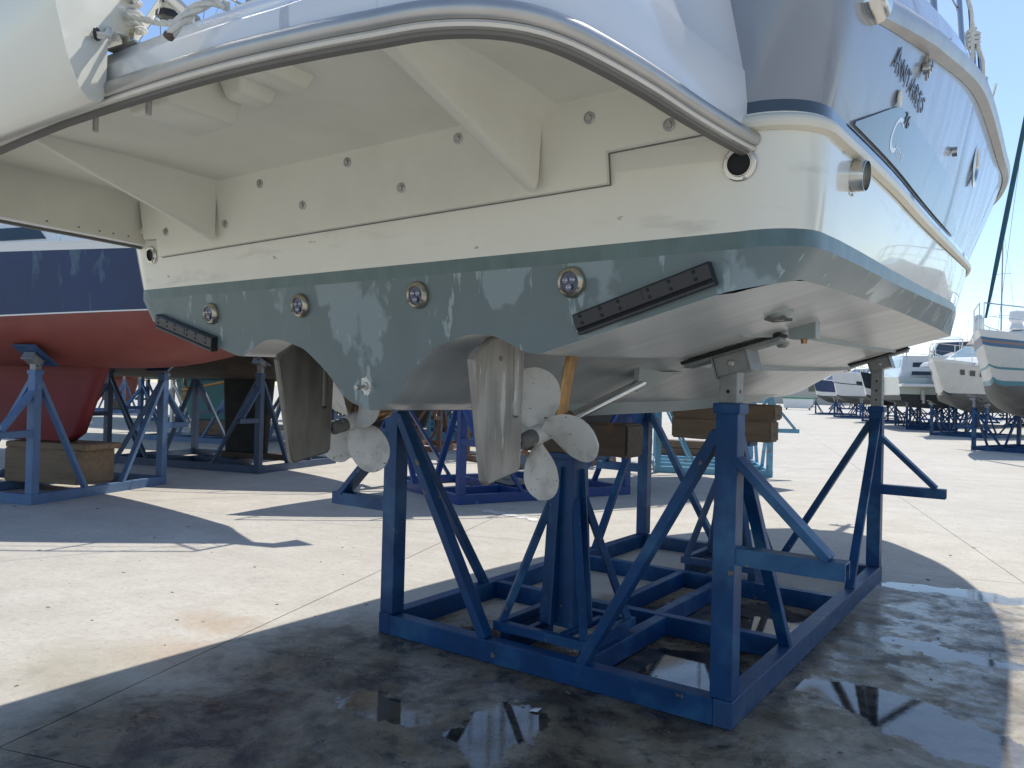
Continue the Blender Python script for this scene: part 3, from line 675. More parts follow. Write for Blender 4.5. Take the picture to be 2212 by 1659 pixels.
for sgn, offs in ((1, -6), (-1, -30)):
    x = CX + sgn * PO; hub = Vector((x, 2.455, 1.29))
    b = BM(); b.lathe([(.020, -.055), (.033, -.05), (.037, -.03), (.039, .02), (.038, .05), (.034, .06)], hub, SD, 28); pr_ = b.build('propeller', 'prop', smooth=40)
    for k in range(4):
        b = BM(); blade_mesh(b, hub, math.radians(offs + 90 * k), sgn); b.build('blade', 'prop', pr_, smooth=60)
    b = BM(); b.lathe([(.013, -.135), (.024, -.13), (.029, -.12), (.031, -.06), (.031, -.05)], hub, SD, 16); b.build('zinc_anode', 'anode', pr_, smooth=50)
    b = BM(); b.lathe([(.009, -.1365), (.009, -.137)], hub, SD, 8); b.build('anode_bolt', 'hole', pr_)
    b = BM(); p1 = hub + SD * .06; p2 = hub + SD * 1.02; b.tube([p1, p2], .0215, 16); b.build('propeller_shaft', 'steel', smooth=40)
    b = BM(); bh = hub + SD * .16; b.lathe([(.03, -.06), (.036, -.055), (.036, .055), (.03, .06)], bh, SD, 20)
    # bronze strut up to the hull, streamlined section
    top = Vector((x + sgn * .03, 2.66, zbot(PO + .03, 2.66) + .02)); rings = []
    for t in np.linspace(0, 1, 8):
        c = bh.lerp(top, t) + Vector((0, .012 * math.sin(PI * t) * -1, 0)); rings.append([(c.x + .011 * math.sin(a) , c.y + .042 * math.cos(a), c.z) for a in np.linspace(0, 2 * PI, 14, endpoint=False)])
    b.loft(rings); b.build('shaft_strut', 'bronze', smooth=50)
    # stern tube fairing where the shaft leaves the hull
    b = BM(); e = hub + SD * 1.02; rings = []
    for t in np.linspace(0, 1, 7):
        c = Vector((x, e.y - .18 + t * .55, 0)); w_ = .045 * math.sin(PI * min(t * .9 + .08, 1)) + .004; zt_ = zbot(PO, c.y); zc = hub.z + (c.y - hub.y) * .245 - .03
        rings.append([(x - w_, c.y, zt_ + .01), (x - w_ * .6, c.y, min(zc, zt_ - .004)), (x + w_ * .6, c.y, min(zc, zt_ - .004)), (x + w_, c.y, zt_ + .01)])
    b.loft(rings); b.build('shaft_fairing', 'af_tun', smooth=40)
# through-hull fittings on the bottom
def on_bottom(x, y): return Vector((x, y, zbot(x - CX, y)))
b = BM(); q = on_bottom(-.80, 2.72); rings = []
for t in np.linspace(0, 1, 9):
    s_ = math.sin(PI * t) ** .6; rings.append([(q.x + .05 * s_ * math.cos(a), q.y - .07 + .16 * t, q.z + .012 - .035 * s_ * max(0, math.sin(a))) for a in np.linspace(0, PI, 9)])
b.loft(rings, ring_closed=True); sc = b.build('intake_scoop', 'af_tun', smooth=50)
for k in range(5):
    b = BM(); yy = q.y - .03 + k * .022; b.bar((q.x - .035, yy, q.z - .018), (q.x + .035, yy, q.z - .014), .006, .01); b.build('scoop_slot', 'gap', sc)
b = BM(); q = on_bottom(-.87, 3.34); b.box((q.x, q.y, q.z - .015), (.11, .075, .085)); tr = b.build('transducer_block', 'af_tun', bevel=.004)
b = BM(); b.lathe([(.014, 0), (.012, .018)], (q.x, q.y, q.z - .058), (0, 0, -1), 8); b.build('transducer_nut', 'bronze', tr)
b = BM(); q = on_bottom(-1.12, 3.9); b.lathe([(.035, -.01), (.03, .008), (.018, .018)], q, (0, 0, -1), 18); b.build('skin_fitting', 'af_tun', smooth=40)
# --- starboard side details ------------------------------------------
def side_pt(Y, z, off=0.0):
    prof = [C_wl(Y), C_kn(Y), C_sh(Y), C_bw(Y)]
    zs = [p[1] for p in prof]; hs = [p[0] for p in prof]
    h = float(np.interp(z, zs, hs)); t = (z - zs[1]) / (zs[2] - zs[1])
    if 0 < t < 1: h += .006 * math.sin(PI * t)
    return Vector((CX + h + off, Y, z))
def text_mesh(txt, size, shear=0.0, extrude=0.0):
    cu = bpy.data.curves.new('t', 'FONT'); cu.body = txt; cu.size = size; cu.extrude = extrude; cu.shear = shear; cu.resolution_u = 4
    ob = bpy.data.objects.new('t', cu); col.objects.link(ob); dg = bpy.context.evaluated_depsgraph_get(); dg.update()
    me = bpy.data.meshes.new_from_object(ob.evaluated_get(dg)); w = ob.dimensions.x if ob.dimensions.x else size * .5
    xs = [v.co.x for v in me.vertices]; bpy.data.objects.remove(ob); return me, (min(xs), max(xs)) if xs else (0, 0)
def side_letters(txt, Y0, z0, size, m, gap=.012, big_first=1.0, shear=0.0, ext=.004, off=.003, name='letter', ystretch=1.0):
    y = Y0
    for i, ch in enumerate(txt):
        s_ = size * (big_first if i == 0 else 1)
        me, (a, c) = text_mesh(ch, s_, shear, ext)
        for v in me.vertices:
            P = side_pt(y + (v.co.x - a) * ystretch, z0 + v.co.y, off + v.co.z + ext); v.co = W(P)
        me.name = name; link(name, me, m, boat); y += (c - a) * ystretch + gap
side_letters('ANTARES', 2.46, 2.425, .075, 'letter', .020, 1.3, .12, .0015, .0012, name='letter', ystretch=1.1)
side_letters('36', 2.72, 2.335, .058, 'letter', .014, 1, .12, .0015, .0012, name='numeral', ystretch=1.1)
b = BM(); rows = []                                       # decal panel, slightly proud
for k in range(25):
    Y = 2.27 + k * .09; z0_ = C_kn(Y)[1] + .035; z1_ = float(np.interp(Y, [2.27, 2.62, 2.75, 3.8, 4.5], [2.215, 2.36, 2.375, 2.42, 2.30])); z1_ = max(z1_, z0_ + .004)
    rows.append([side_pt(Y, z0_ + (z1_ - z0_) * t, .0009) for t in np.linspace(0, 1, 6)])
b.grid(rows); b.build('decal_panel', 'decal', smooth=60)
side_letters('C', 2.62, 2.235, .16, 'white', .0, 1, .3, .0, .0016, 'decal_letter')
side_letters('lassic', 2.70, 2.24, .05, 'white', .004, 1, .3, .0, .0016, 'decal_letter')
b = BM(); b.lathe([(.0, .002), (.026, .002), (.026, .006), (.020, .009), (.0, .0095)], side_pt(2.60, 2.375), (1, -.02, -.1), 24); b.build('round_cap', 'gel_trim', smooth=40)
b = BM(); q = side_pt(2.83, 2.545)
for dz in (-.012, .012):
    b.lathe([(.0, .0), (.019, .001), (.019, .02), (.013, .024), (.013, .012), (0, .012)], q + Vector((0, .018 * (1 if dz > 0 else -1), dz)), (1, 0, 0), 18)
b.bar(q + Vector((.01, -.018, -.05)), q + Vector((.01, -.018, .03)), .01, .008, (1, 0, 0)); b.bar(q + Vector((.01, .018, -.03)), q + Vector((.01, .018, .05)), .01, .008, (1, 0, 0))
b.build('vent_fitting', 'steel', smooth=40)
b = BM(); q = side_pt(4.55, 2.66)
b.lathe([(.11, 0), (.115, .006), (.10, .012), (.085, .010), (.08, .002)], q, (1, 0, -.1), 28, cap=False); ph = b.build('porthole', 'steel', smooth=40)
b = BM(); b.lathe([(.082, .003), (0, .003)], q, (1, 0, -.1), 24, cap=False); b.build('pane', 'glass', ph)
b = BM(); b.lathe([(.02, 0), (.02, .02), (.012, .022)], side_pt(3.7, 2.50), (1, 0, 0), 12); b.build('drain_fitting', 'steel')
b = BM(); rows = []                                        # dark bulwark window
for k in range(13):
    Y = 3.35 + k * .1; zs = C_sh(Y)[1]; zb2 = C_bw(Y)[1]; f = math.sin(PI * min(1, (k + .3) / 12.6)) ** .5
    rows.append([side_pt(Y, zs + .075 + (zb2 - zs - .075) * .9 * f * t, .003) for t in (0, .33, .66, 1)])
b.grid(rows); b.build('bulwark_window', 'glass', smooth=60)
# guard rail with knotted lines
gr = []
for Y in (3.35, 4.25, 5.2, 6.3, 7.5):
    hb, z = C_bw(Y); P = Vector((CX + hb - .03, Y, z - .02)); T = P + Vector((-.05, .06, .62)); gr.append(T)
    b = BM(); b.tube([P, T], .0125, 10); b.build('stanchion', 'steel', smooth=50)
b = BM(); b.tube([Vector(gr[0]) + Vector((-.1, -.5, -.5)), Vector(gr[0]) + Vector((0, -.15, -.06))] + gr, .0125, 10); b.build('guard_rail', 'steel', smooth=50)
b = BM(); b.tube([g_ + Vector((.012, -.03, -.31)) for g_ in gr], .004, 6); b.build('guard_wire', 'wire')
for g_ in gr[1:4]:
    b = BM(); c = g_ + Vector((.02, -.03, -.2))
    b.tube([c + Vector((.03 * math.cos(a * 1.1), .03 * math.sin(a * 1.1), -.05 + a * .0045)) for a in np.linspace(0, 22, 70)], .011, 6); b.build('rope_knot', 'rope', smooth=60)
    b = BM(); b.tube([c + Vector((.02, 0, -.02)), c + Vector((.05, .05, -.12)), c + Vector((.055, .1, -.28)), c + Vector((.05, .13, -.42))], .009, 6); b.build('rope_tail', 'rope', smooth=60)
for Y in (9.4, 10.4, 11.0):
    hb, z = C_bw(Y)
    for s2 in (-1, 1):
        b = BM(); b.tube([(CX + s2 * (hb - .03), Y, z), (CX + s2 * (hb + .02), Y + .05, z + .62)], .0125, 8); b.build('stanchion', 'steel')
b = BM(); ring = [(CX - C_bw(Y)[0] - .02, Y + .05, C_bw(Y)[1] + .62) for Y in (7.5, 8.5, 9.4, 10.4, 11.0)]; ring += [(CX, 11.5, C_bw(11.3)[1] + .62)] + [(2 * CX - x, y, z) for x, y, z in reversed(ring)]
b.tube(ring, .0125, 8); b.build('pulpit_rail', 'steel', smooth=50)
b = BM(); b.bar((CX, 11.1, 3.72), (CX, 11.85, 3.66), .09, .05); b.bar((CX - .18, 11.75, 3.6), (CX + .18, 11.75, 3.6), .05, .05); b.bar((CX, 11.4, 3.64), (CX, 11.9, 3.5), .04, .06); b.build('bow_anchor', 'galv')

# ================================================================== boat cradles
def cradle(label, loc, rz, Wd, Ln, ptop, pads, m, mlow=None, cross=(.33, .66), long=True, detail=True, group='steel boat cradles in the yard', arms=True, bev=.004, mpost=None, name='boat_cradle', plate=None):
    """local x across the boat, y along it, origin at the centre on the ground. pads: z of each pad contact (4, order -x-y, +x-y, -x+y, +x+y), None = no tube"""
    mlow = mlow or m; mpost = mpost or m
    c = thing(name, label, 'cradle', loc, rz, group)
    rw, rh, pw = .085, .12, .10; X = Wd / 2; Y = Ln / 2
    def part(nm, mm, f, par=c, bv=bev, **k):
        q = MB(); f(q); return q.build(nm, mm, par, bevel=bv if detail else 0, **k)
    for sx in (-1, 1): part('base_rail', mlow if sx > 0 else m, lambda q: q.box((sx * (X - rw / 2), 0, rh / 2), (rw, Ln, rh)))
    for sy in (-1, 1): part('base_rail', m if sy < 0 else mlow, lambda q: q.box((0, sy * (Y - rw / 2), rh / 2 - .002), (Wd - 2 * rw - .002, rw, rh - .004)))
    for f_ in cross: part('cross_member', m, lambda q: q.box((0, -Y + Ln * f_, rh / 2 - .002), (Wd - 2 * rw - .002, .07, rh - .006)))
    if long and len(cross) > 1:
        for xx in (-.16, .16):
            ya, yb = -Y + Ln * cross[0] + .036, -Y + Ln * cross[1] - .036
            part('long_member', m, lambda q: q.box((xx + .05, (ya + yb) / 2, rh / 2 - .003), (.06, yb - ya, rh - .01)))
        ya, yb = -Y + rw + .001, -Y + Ln * cross[0] - .036
        part('long_member', m, lambda q: q.box((.26, (ya + yb) / 2, rh / 2 - .003), (.07, yb - ya, rh - .01)))
    for k, (sx, sy) in enumerate(((-1, -1), (1, -1), (-1, 1), (1, 1))):
        px = sx * (X - pw / 2 - .004); py = sy * (Y - pw / 2 - .004); zt = ptop[k]
        po = part('post', mpost, lambda q: q.box((px, py, (zt + rh) / 2 - .0), (pw, pw, zt - rh - .002)))
        part('post_collar', mpost, lambda q: q.box((px, py, zt - .025), (pw + .022, pw + .022, .045)), po)
        part('brace', mpost, lambda q: q.bar((px - sx * .045, py + sy * .012, zt - .13), (sx * .30, py + sy * .012, rh - .01), .05, .075, (0, 1, 0)))
        part('brace', mpost, lambda q: q.bar((px + sx * .008, py - sy * .045, zt - .12), (px + sx * .008, py - sy * .92, rh - .01), .045, .06, (1, 0, 0)))
        if arms:
            za = zt * .53; xe = px + sx * .50
            def arm(q):
                q.box(((px + sx * pw / 2 + xe) / 2, py, za + .031), (abs(xe - px) - pw / 2, .085, .008))
                for s2 in (-1, 1): q.box(((px + sx * pw / 2 + xe) / 2, py + s2 * .0385, za - .006), (abs(xe - px) - pw / 2 - .001, .008, .066))
            ar = part('outrigger_arm', mpost, arm, bv=0)
            for s2 in (-1, 1): part('outrigger_brace', mpost, lambda q: q.bar((px + sx * .03, py + s2 * .022, zt - .24), (px + sx * .43, py + s2 * .022, za + .035), .036, .06, (0, 1, 0)), ar)
        if pads and pads[k] is not None:
            zp, slope = pads[k]
            tu = part('extension_tube', 'galv', lambda q: q.box((px, py, (zt + zp - .09) / 2), (.082, .082, zp - .09 - zt + .006)))
            if detail:
                hz = zt + .05
                while hz < zp - .15:
                    for nx, ny in ((0, -1), (1, 0)): part('pin_hole', 'hole', lambda q: q.lathe([(.0085, 0), (.0085, .001)], (px + nx * .0412, py + ny * .0412, hz), (nx, ny, 0), 10), tu, bv=0)
                    hz += .075
            R = Euler((0, -slope, 0)).to_matrix()
            pc = Vector((px, py, zp))
            def brk(q):
                q.box(pc + R @ Vector((0, 0, -.075)), (.15, .14, .085), R)
                for s2 in (-1, 1): q.box(pc + R @ Vector((s2 * .079, 0, -.078)), (.008, .16, .10), R)
            bk = part('pad_bracket', 'galv', brk)
            part('bracket_bolt', 'steel_dull', lambda q: q.lathe([(.016, 0), (.016, .006), (.010, .012)], pc + R @ Vector((0, -.07, -.075)), R @ Vector((0, -1, 0)), 10), bk, bv=0)
            if plate:
                part('pad_plate', plate, lambda q: q.box(pc + R @ Vector((0, 0, -.018)), (.40, .34, .014), R), bk); continue
            part('pad_channel', 'galv', lambda q: q.box(pc + R @ Vector((0, 0, -.026)), (.44, .10, .020), R), bk)
            part('rubber_pad', 'pad', lambda q: q.box(pc + R @ Vector((0, 0, -.0105)), (.46, .12, .014), R), bk)
    return c

# front cradle carrying the motor yacht
cw, cl = 2.13, 3.51; ccx, ccy = -2.195, 5.065
pz = []
for sx, sy in ((-1, -1), (1, -1), (-1, 1), (1, 1)):
    wx = ccx + sx * (cw / 2 - .054); wy = ccy + sy * (cl / 2 - .054); o_ = wx - CX
    zc = zbot(o_, wy); sl = (zbot(abs(o_) + .15, wy) - zbot(abs(o_) - .15, wy)) / .3
    pz.append((zc - .006, math.atan(sl) * (1 if o_ > 0 else -1)))
cradle('bright blue steel cradle holding the grey and white motor yacht', (ccx, ccy, 0), 0, cw, cl, (1.42, 1.42, 1.40, 1.40), pz, 'cradle', 'cradle_low', cross=(.31, .645), name='boat_cradle')

def keel_stand(label, loc, topz, beam, m, base=.58, group='keel stands under the boats'):
    c = thing('keel_stand', label, 'stand', loc, 0, group); h = base / 2
    def part(nm, mm, f, bv=.003): q = MB(); f(q); return q.build(nm, mm, c, bevel=bv)
    for s in (-1, 1):
        part('base_angle', m, lambda q: q.box((0, s * (h - .025), .16), (base, .05, .05))); part('base_angle', m, lambda q: q.box((s * (h - .025), 0, .16), (.05, base - .102, .05)))
        part('base_bar', m, lambda q: q.box((s * .1, 0, .155), (.04, base - .102, .03)))
        part('foot_block', m, lambda q: q.box((s * (h - .04), 0, .0675), (.06, base * .8, .134)))
    zc = topz - .03
    part('pillar', m, lambda q: q.loft([[(x * .105, y * .105, .17) for x, y in ((-1, -1), (1, -1), (1, 1), (-1, 1))], [(x * .075, y * .075, zc) for x, y in ((-1, -1), (1, -1), (1, 1), (-1, 1))]]))
    for s in (-1, 1):
        part('gusset', m, lambda q: q.prism([(s * .076, -.006, zc - .06), (s * .10, -.006, zc - .06), (s * .17, -.006, .19), (s * .106, -.006, .19)], (0, .012, 0)), 0)
        part('gusset', m, lambda q: q.prism([(-.006, s * .078, zc - .05), (-.006, s * .10, zc - .05), (-.006, s * .17, .19), (-.006, s * .108, .19)], (.012, 0, 0)), 0)
        for s2 in (-1, 1): part('leg_brace', m, lambda q: q.bar((s * .07, s2 * .05, zc - .22), (s * (h - .03), s2 * (h - .04), .17), .04, .04))
    part('head_plate', m, lambda q: q.box((0, 0, topz - .018), (.34, .20, .034)))
    return c
ks = keel_stand('blue pedestal with pyramid legs under the yacht keel behind the propellers', (-2.22, 3.72, 0), 1.115, None, 'cradle')
def timber(label, c, size, m, rz=0, group=None, bev=.012):
    q = MB(); nx = 9; rings = []
    for i in range(nx + 1):                       # a sawn baulk: slightly irregular along its length
        x = -size[0] / 2 + size[0] * i / nx; j = lambda: random.uniform(-.003, .003)
        rings.append([(x + j(), -size[1] / 2 + j(), -size[2] / 2 + j()), (x + j(), size[1] / 2 + j(), -size[2] / 2 + j()), (x + j(), size[1] / 2 + j(), size[2] / 2 + j()), (x + j(), -size[1] / 2 + j(), size[2] / 2 + j())])
    q.loft(rings); o = q.build('timber_baulk', m, bevel=0); o.location = c; o.rotation_euler = (0, 0, rz)
    bm = bmesh.new(); bm.from_mesh(o.data); bmesh.ops.bevel(bm, geom=[e for e in bm.edges if e.calc_face_angle(0) > .8], offset=bev, segments=2, affect='EDGES'); bm.to_mesh(o.data); bm.free()
    return tag(o, label, 'timber', group)
timber('dark oily timber baulk across the blue pedestal, under the keel beside the starboard propeller', (-2.14, 3.70, 1.115 + .087), (.66, .20, .174), 'wood_dark', group='timber baulks under keels')
ks2 = keel_stand('blue pedestal carrying two grey stacked timbers, further forward under the yacht keel', (-2.1, 6.02, 0), 1.10, None, 'cradle_low')
timber('thick grey weathered baulk, lower one of the two stacked on the forward pedestal', (-2.17, 6.02, 1.10 + .085), (.80, .22, .168), 'wood', group='timber baulks under keels')
timber('grey weathered baulk, upper one of the two stacked on the forward pedestal', (-2.15, 6.0, 1.27 + .062), (.82, .22, .122), 'wood', .02, 'timber baulks under keels')

# ================================================================== things on the swim platform
dg = thing('dinghy', 'small white dinghy stowed on edge and lashed along the swim platform', 'dinghy', (0, 0, 0))
b = MB(); rings = []
sec = [(.86, 2.078), (.83, 2.09), (.785, 2.15), (.75, 2.23), (.73, 2.34), (.73, 2.5), (.77, 2.75), (.84, 2.98), (.93, 3.05), (.99, 2.98), (1.02, 2.75), (1.03, 2.45), (1.01, 2.30), (.935, 2.275), (.922, 2.26), (.920, 2.15), (.912, 2.10), (.893, 2.082)]
for k, x in enumerate((-1.735, -1.75, -1.78, -2.1, -2.5, -3.0, -3.5, -3.9, -4.15, -4.25)):
    t = k / 9; f = 1 if k < 5 else max(.15, 1 - ((k - 4) / 5.2) ** 2); e = (.0, .012, .018)[min(k, 2)]
    cy, cz = .90, 2.50
    ring = []
    for (y, z) in sec:
        yy = cy + (y - cy) * f; zz = cz + (z - cz) * (f * .35 + .65)
        if k == 0: yy = cy + (yy - cy) * .95; zz = cz + (zz - cz) * .985
        if k == 1: yy = cy + (yy - cy) * .97; zz = cz + (zz - cz) * .99
        xx = x - (y - .75) * .62 if k < 4 else x - (y - .75) * .62 * (1 - (k - 3) / 7)
        ring.append((xx, yy, zz))
    rings.append(ring)
b.loft(rings); b.build('hull', 'dinghy', dg, smooth=50)
b = MB(); hc_ = Vector((-1.80, .872, 2.235)); b.lathe([(.009, -.002), (.0145, .0), (.0145, .005), (.009, .006)], hc_, (.8, .6, 0), 16, cap=False); b.build('rope_eye', 'black_plastic', dg, smooth=50)
def rope(label, pts, r, end=True, grp='white mooring ropes on the platform'):
    """three-strand laid rope along a path"""
    P = [Vector(p) for p in pts]; Q = []
    for i in range(len(P) - 1):
        p0 = P[max(i - 1, 0)]; p1 = P[i]; p2 = P[i + 1]; p3 = P[min(i + 2, len(P) - 1)]
        n = max(4, int((p2 - p1).length / (r * 1.2)))
        for k in range(n):
            t = k / n; Q.append(.5 * ((2 * p1) + (p2 - p0) * t + (2 * p0 - 5 * p1 + 4 * p2 - p3) * t * t + (3 * p1 - p0 - 3 * p2 + p3) * t**3))
    Q.append(P[-1]); b = MB()
    for s in range(3):
        path = []; L_ = 0; prev = None
        for i, q in enumerate(Q):
            d = (Q[min(i + 1, len(Q) - 1)] - Q[max(i - 1, 0)]).normalized()
            if prev is None: a = Vector((0, 0, 1)) if abs(d.z) < .9 else Vector((1, 0, 0)); x = d.cross(a).normalized()
            else: x = (prev - d * prev.dot(d)).normalized()
            prev = x; y = d.cross(x)
            if i: L_ += (q - Q[i - 1]).length
            an = L_ / (r * 6.5) * 2 * PI * .55 + s * 2 * PI / 3
            path.append(q + (x * math.cos(an) + y * math.sin(an)) * r * .5)
        b.tube(path, r * .58, 6)
    o = b.build('mooring_rope', 'rope', smooth=60); return tag(o, label, 'rope', grp)
pp = Vector((-1.89, 1.0, 2.262)); pt_ = Vector((-1.955, 1.0, 2.46))
st = thing('rail_post', 'stainless rail post with diagonal tubes standing on the swim platform edge', 'rail post', pp)
def sp(f, nm, m='steel', par=st): q = MB(); f(q); q.v = [tuple(Vector(v) - pp) for v in q.v]; return q.build(nm, m, par, smooth=40)
sp(lambda q: q.box(pp + Vector((.01, .0, .003)), (.11, .06, .006), Euler((0, 0, .1)).to_matrix()), 'foot_plate')
sp(lambda q: q.tube([pp, pp + (pt_ - pp) * .5, pt_], .0155, 14), 'post_tube')
sp(lambda q: q.tube([Vector((-1.935, .995, 2.385)), Vector((-1.80, .985, 2.395)), Vector((-1.5, .96, 2.44))], .0135, 12), 'upper_tube')
sp(lambda q: q.tube([Vector((-2.27, 1.2, 2.33)), Vector((-2.235, 1.2, 2.46)), Vector((-2.12, 1.2, 2.525)), Vector((-1.95, 1.2, 2.62))], .011, 10), 'stay_tube')
sp(lambda q: q.tube([Vector((-1.615, 1.0, 2.27)), Vector((-1.80, 1.0, 2.415))], .0145, 12), 'diagonal_tube')
c0 = Vector((-1.898, 1.0, 2.285)); ax_ = (pt_ - pp).normalized()
rope('white laid rope wound in thick turns round the rail post', [c0 + Vector((.004, 0, .015)) + ax_ * (.012 + a * .0023 + .012 * math.sin(a * .41)) + Vector((math.cos(a), math.sin(a), .25 * math.sin(a * 1.0))) * (.026 + .008 * math.sin(a * .23 + 1)) for a in np.linspace(0, 36, 150)], .0085)
rope('white rope running from the dinghy eye to the rail post', [hc_ + Vector((-.012, -.008, 0)), hc_ + Vector((.012, .02, .003)), c0 + Vector((.0, -.05, .025)), c0 + Vector((.0, -.028, .04))], .008)
rope('white rope sagging from the rail post towards the platform edge', [c0 + Vector((.02, -.025, .055)), Vector((-1.80, .985, 2.315)), Vector((-1.725, .985, 2.287)), Vector((-1.66, .985, 2.272)), Vector((-1.60, .985, 2.262))], .008)
q = rope('thick white rope end hanging over the swim platform edge', [Vector((-1.425, .955, 2.232)), Vector((-1.455, .94, 2.247)), Vector((-1.505, .925, 2.232)), Vector((-1.535, .912, 2.207)), Vector((-1.552, .905, 2.186))], .0115)
b = MB(); b.lathe([(.0095, -.004), (.012, .0), (.011, .010), (.005, .013)], (-1.552, .905, 2.187), (-.5, -.25, -.8), 12); b.build('burnt_tip', 'rope_end', q)
lb = thing('lifebuoy_lamp', 'black and cream lifebuoy lamp hanging upside down under the diagonal tube', 'lamp', (-1.80, 1.05, 2.352)); lb.scale = (.62, .62, .62)
b = MB(); b.lathe([(.012, .075), (.032, .07), (.045, .045), (.047, .035)], (0, 0, 0), (.2, 0, 1), 20); b.build('cap', 'black_plastic', lb, smooth=40)
b = MB(); b.lathe([(.040, .036), (.042, .012)], (0, 0, 0), (.2, 0, 1), 20); b.build('cream_band', 'gel_trim', lb, smooth=40)
b = MB(); b.lathe([(.047, .012), (.056, .0), (.056, -.018), (.035, -.026), (.034, -.018)], (0, 0, 0), (.2, 0, 1), 20); b.build('rim', 'black_plastic', lb, smooth=40)
b = MB(); b.tube([(.01, -.058, -.02), (.02, -.05, .05), (.02, -.02, .085)], .003, 6); b.build('bail_wire', 'steel', lb)

# ================================================================== other boats
def gen_boat(label, cat, bow, hd, L=10., B=3.2, zk=1.3, zw=1.9, zs0=2.9, zs1=3.2, kind='sail', bands=((0, 1, 'white'),), mbot='red_af', sr=.7, zwb=None,
             keel=None, mkeel=None, deck='white', rake=.12, group=None, name='yacht', n=26, trim=0.0, over=.12, pexp=2.3):
    """hull local x: 0 stern .. L bow; heading hd (radians) is the direction of the bow; bow=(x,y) world"""
    dx, dy = math.cos(hd), math.sin(hd)
    root = thing(name, label, cat, (bow[0] - L * dx, bow[1] - L * dy, 0), hd, group)
    zwb = zwb or zw
    def hb(t): return B / 2 * (sr + (1 - sr) * math.sin(PI / 2 * min(t / .45, 1))) if t < .45 else B / 2 * (1 - ((t - .45) / .55) ** pexp)
    def kz(t):
        z = zk
        if kind == 'sail': z = zk + (zw - zk + .05) * (max(0, (.28 - t) / .28) ** 1.6) * .95
        a = max(0, (t - .62) / .38); return z + (zwb - zk + .12) * a ** 2.2
    def zwl(t): return zw + (zwb - zw) * sstep(.3, 1, t)
    def zsh(t): return zs0 + (zs1 - zs0) * t ** 1.6 - .10 * math.sin(PI * t) * (1 if kind == 'sail' else 0)
    def X(t, lev): return L * t - L * rake * (1 - lev) * t ** 5 + (over * L * (1 - t) ** 5 * (1 - lev) if kind == 'sail' else 0)
    ts = [i / n for i in range(n)] + [.985, 1.0]
    def sec(t):
        h = hb(t); fl = .95 - .22 * sstep(.5, 1, t); hw = h * fl; k = kz(t); w = max(zwl(t), k + .002); pts = []
        for j in range(9):
            if kind == 'sail':
                th = j / 8 * PI / 2; y = hw * math.sin(th) ** .85; z = k + (w - k) * (1 - math.cos(th)); 
            else:
                q = j / 8
                if j < 6: y = hw * .95 * (j / 6); z = k + (w - k) * .62 * (j / 6)
                else: y = hw * (.95 + .05 * (j - 6) / 2); z = k + (w - k) * (.62 + .38 * (j - 6) / 2)
            pts.append((y, z))
        return pts, h, hw, w
    def row(t, f):                      # point on topsides at fraction f
        p, h, hw, w = sec(t); s = zsh(t); z = w + (s - w) * f; y = hw + (h - hw) * f ** 1.3
        return (X(t, .45 + .55 * f), y, z)
    # bottom
    b = MB(); rows = []
    for t in ts:
        p, h, hw, w = sec(t); st = [(X(t, .45 * max(0, (z - zk) / max(w - zk, .01))), y, z) for y, z in p]
        rows.append([(x, -y, z) for x, y, z in reversed(st[1:])] + st)
    b.grid(rows); b.add(rows[0], [tuple(range(len(rows[0])))]); b.build('hull_bottom', mbot, root, smooth=45)
    for f0_, f1_, m in bands:
        k = max(1, int((f1_ - f0_) * 6 + .5)); b = MB()
        for s in (1, -1):
            b.grid([[(lambda q: (q[0], s * q[1], q[2]))(row(t, f0_ + (f1_ - f0_) * i / k)) for t in ts] for i in range(k + 1)])
        st = [row(0, f0_ + (f1_ - f0_) * i / k) for i in range(k + 1)]; b.grid([[q for q in st], [(x, -y, z) for x, y, z in st]])
        b.build('hull_band', m, root, smooth=40)
    b = MB(); rows = []
    for t in ts: x, y, z = row(t, 1); rows.append([(x, -y, z - .02), (x, 0, z + .04 * (1 - t)), (x, y, z - .02)])
    b.grid(rows); b.build('deck', deck, root, smooth=60)
    if keel:                            # side profile of the fin, local (x, z)
        b = MB(); cx_ = sum(p[0] for p in keel) / len(keel); cz_ = sum(p[1] for p in keel) / len(keel)
        def rg(y, ins): return [(cx_ + (x - cx_) * (1 - ins), y, cz_ + (z - cz_) * (1 - ins * .12)) for x, z in keel]
        b.loft([rg(-.10, .16), rg(-.08, .06), rg(-.03, .01), rg(.03, .01), rg(.08, .06), rg(.10, .16)]); b.build('keel', mkeel or mbot, root, smooth=50)
    root_fn = dict(row=row, zsh=zsh, hb=hb, X=X, L=L, B=B)
    return root, root_fn
def cabin(root, prof, w0, w1, m='white', name='cabin', bev=.03):
    zs = [p[1] for p in prof]; z0, z1 = min(zs), max(zs)
    wv = lambda z: w0 + (w1 - w0) * (z - z0) / max(z1 - z0, .01)
    b = MB(); b.loft([[(x, -wv(z), z) for x, z in prof], [(x, wv(z), z) for x, z in prof]]); cb = b.build(name, m, root, bevel=bev)
    cb['_w'] = (w0, w1, z0, z1); return cb
def win(cb, poly, m='glass', name='window', root=None):
    w0, w1, z0, z1 = cb['_w']; wv = lambda z: w0 + (w1 - w0) * (z - z0) / max(z1 - z0, .01)
    for s in (-1, 1):
        b = MB(); b.loft([[(x, s * (wv(z) + .002), z) for x, z in poly], [(x, s * (wv(z) + .012), z) for x, z in poly]]); b.build(name, m, cb)
def frontwin(cb, x0, z0, x1, z1, w, m='glass'):
    b = MB(); d = Vector((z0 - z1, 0, x1 - x0)).normalized() * .012; d = -d if d.x < 0 else d
    P = [Vector((x0, -w, z0)), Vector((x0, w, z0)), Vector((x1, w * .9, z1)), Vector((x1, -w * .9, z1))]; b.prism([p + d * .3 for p in P], d); b.build('windscreen', m, cb)
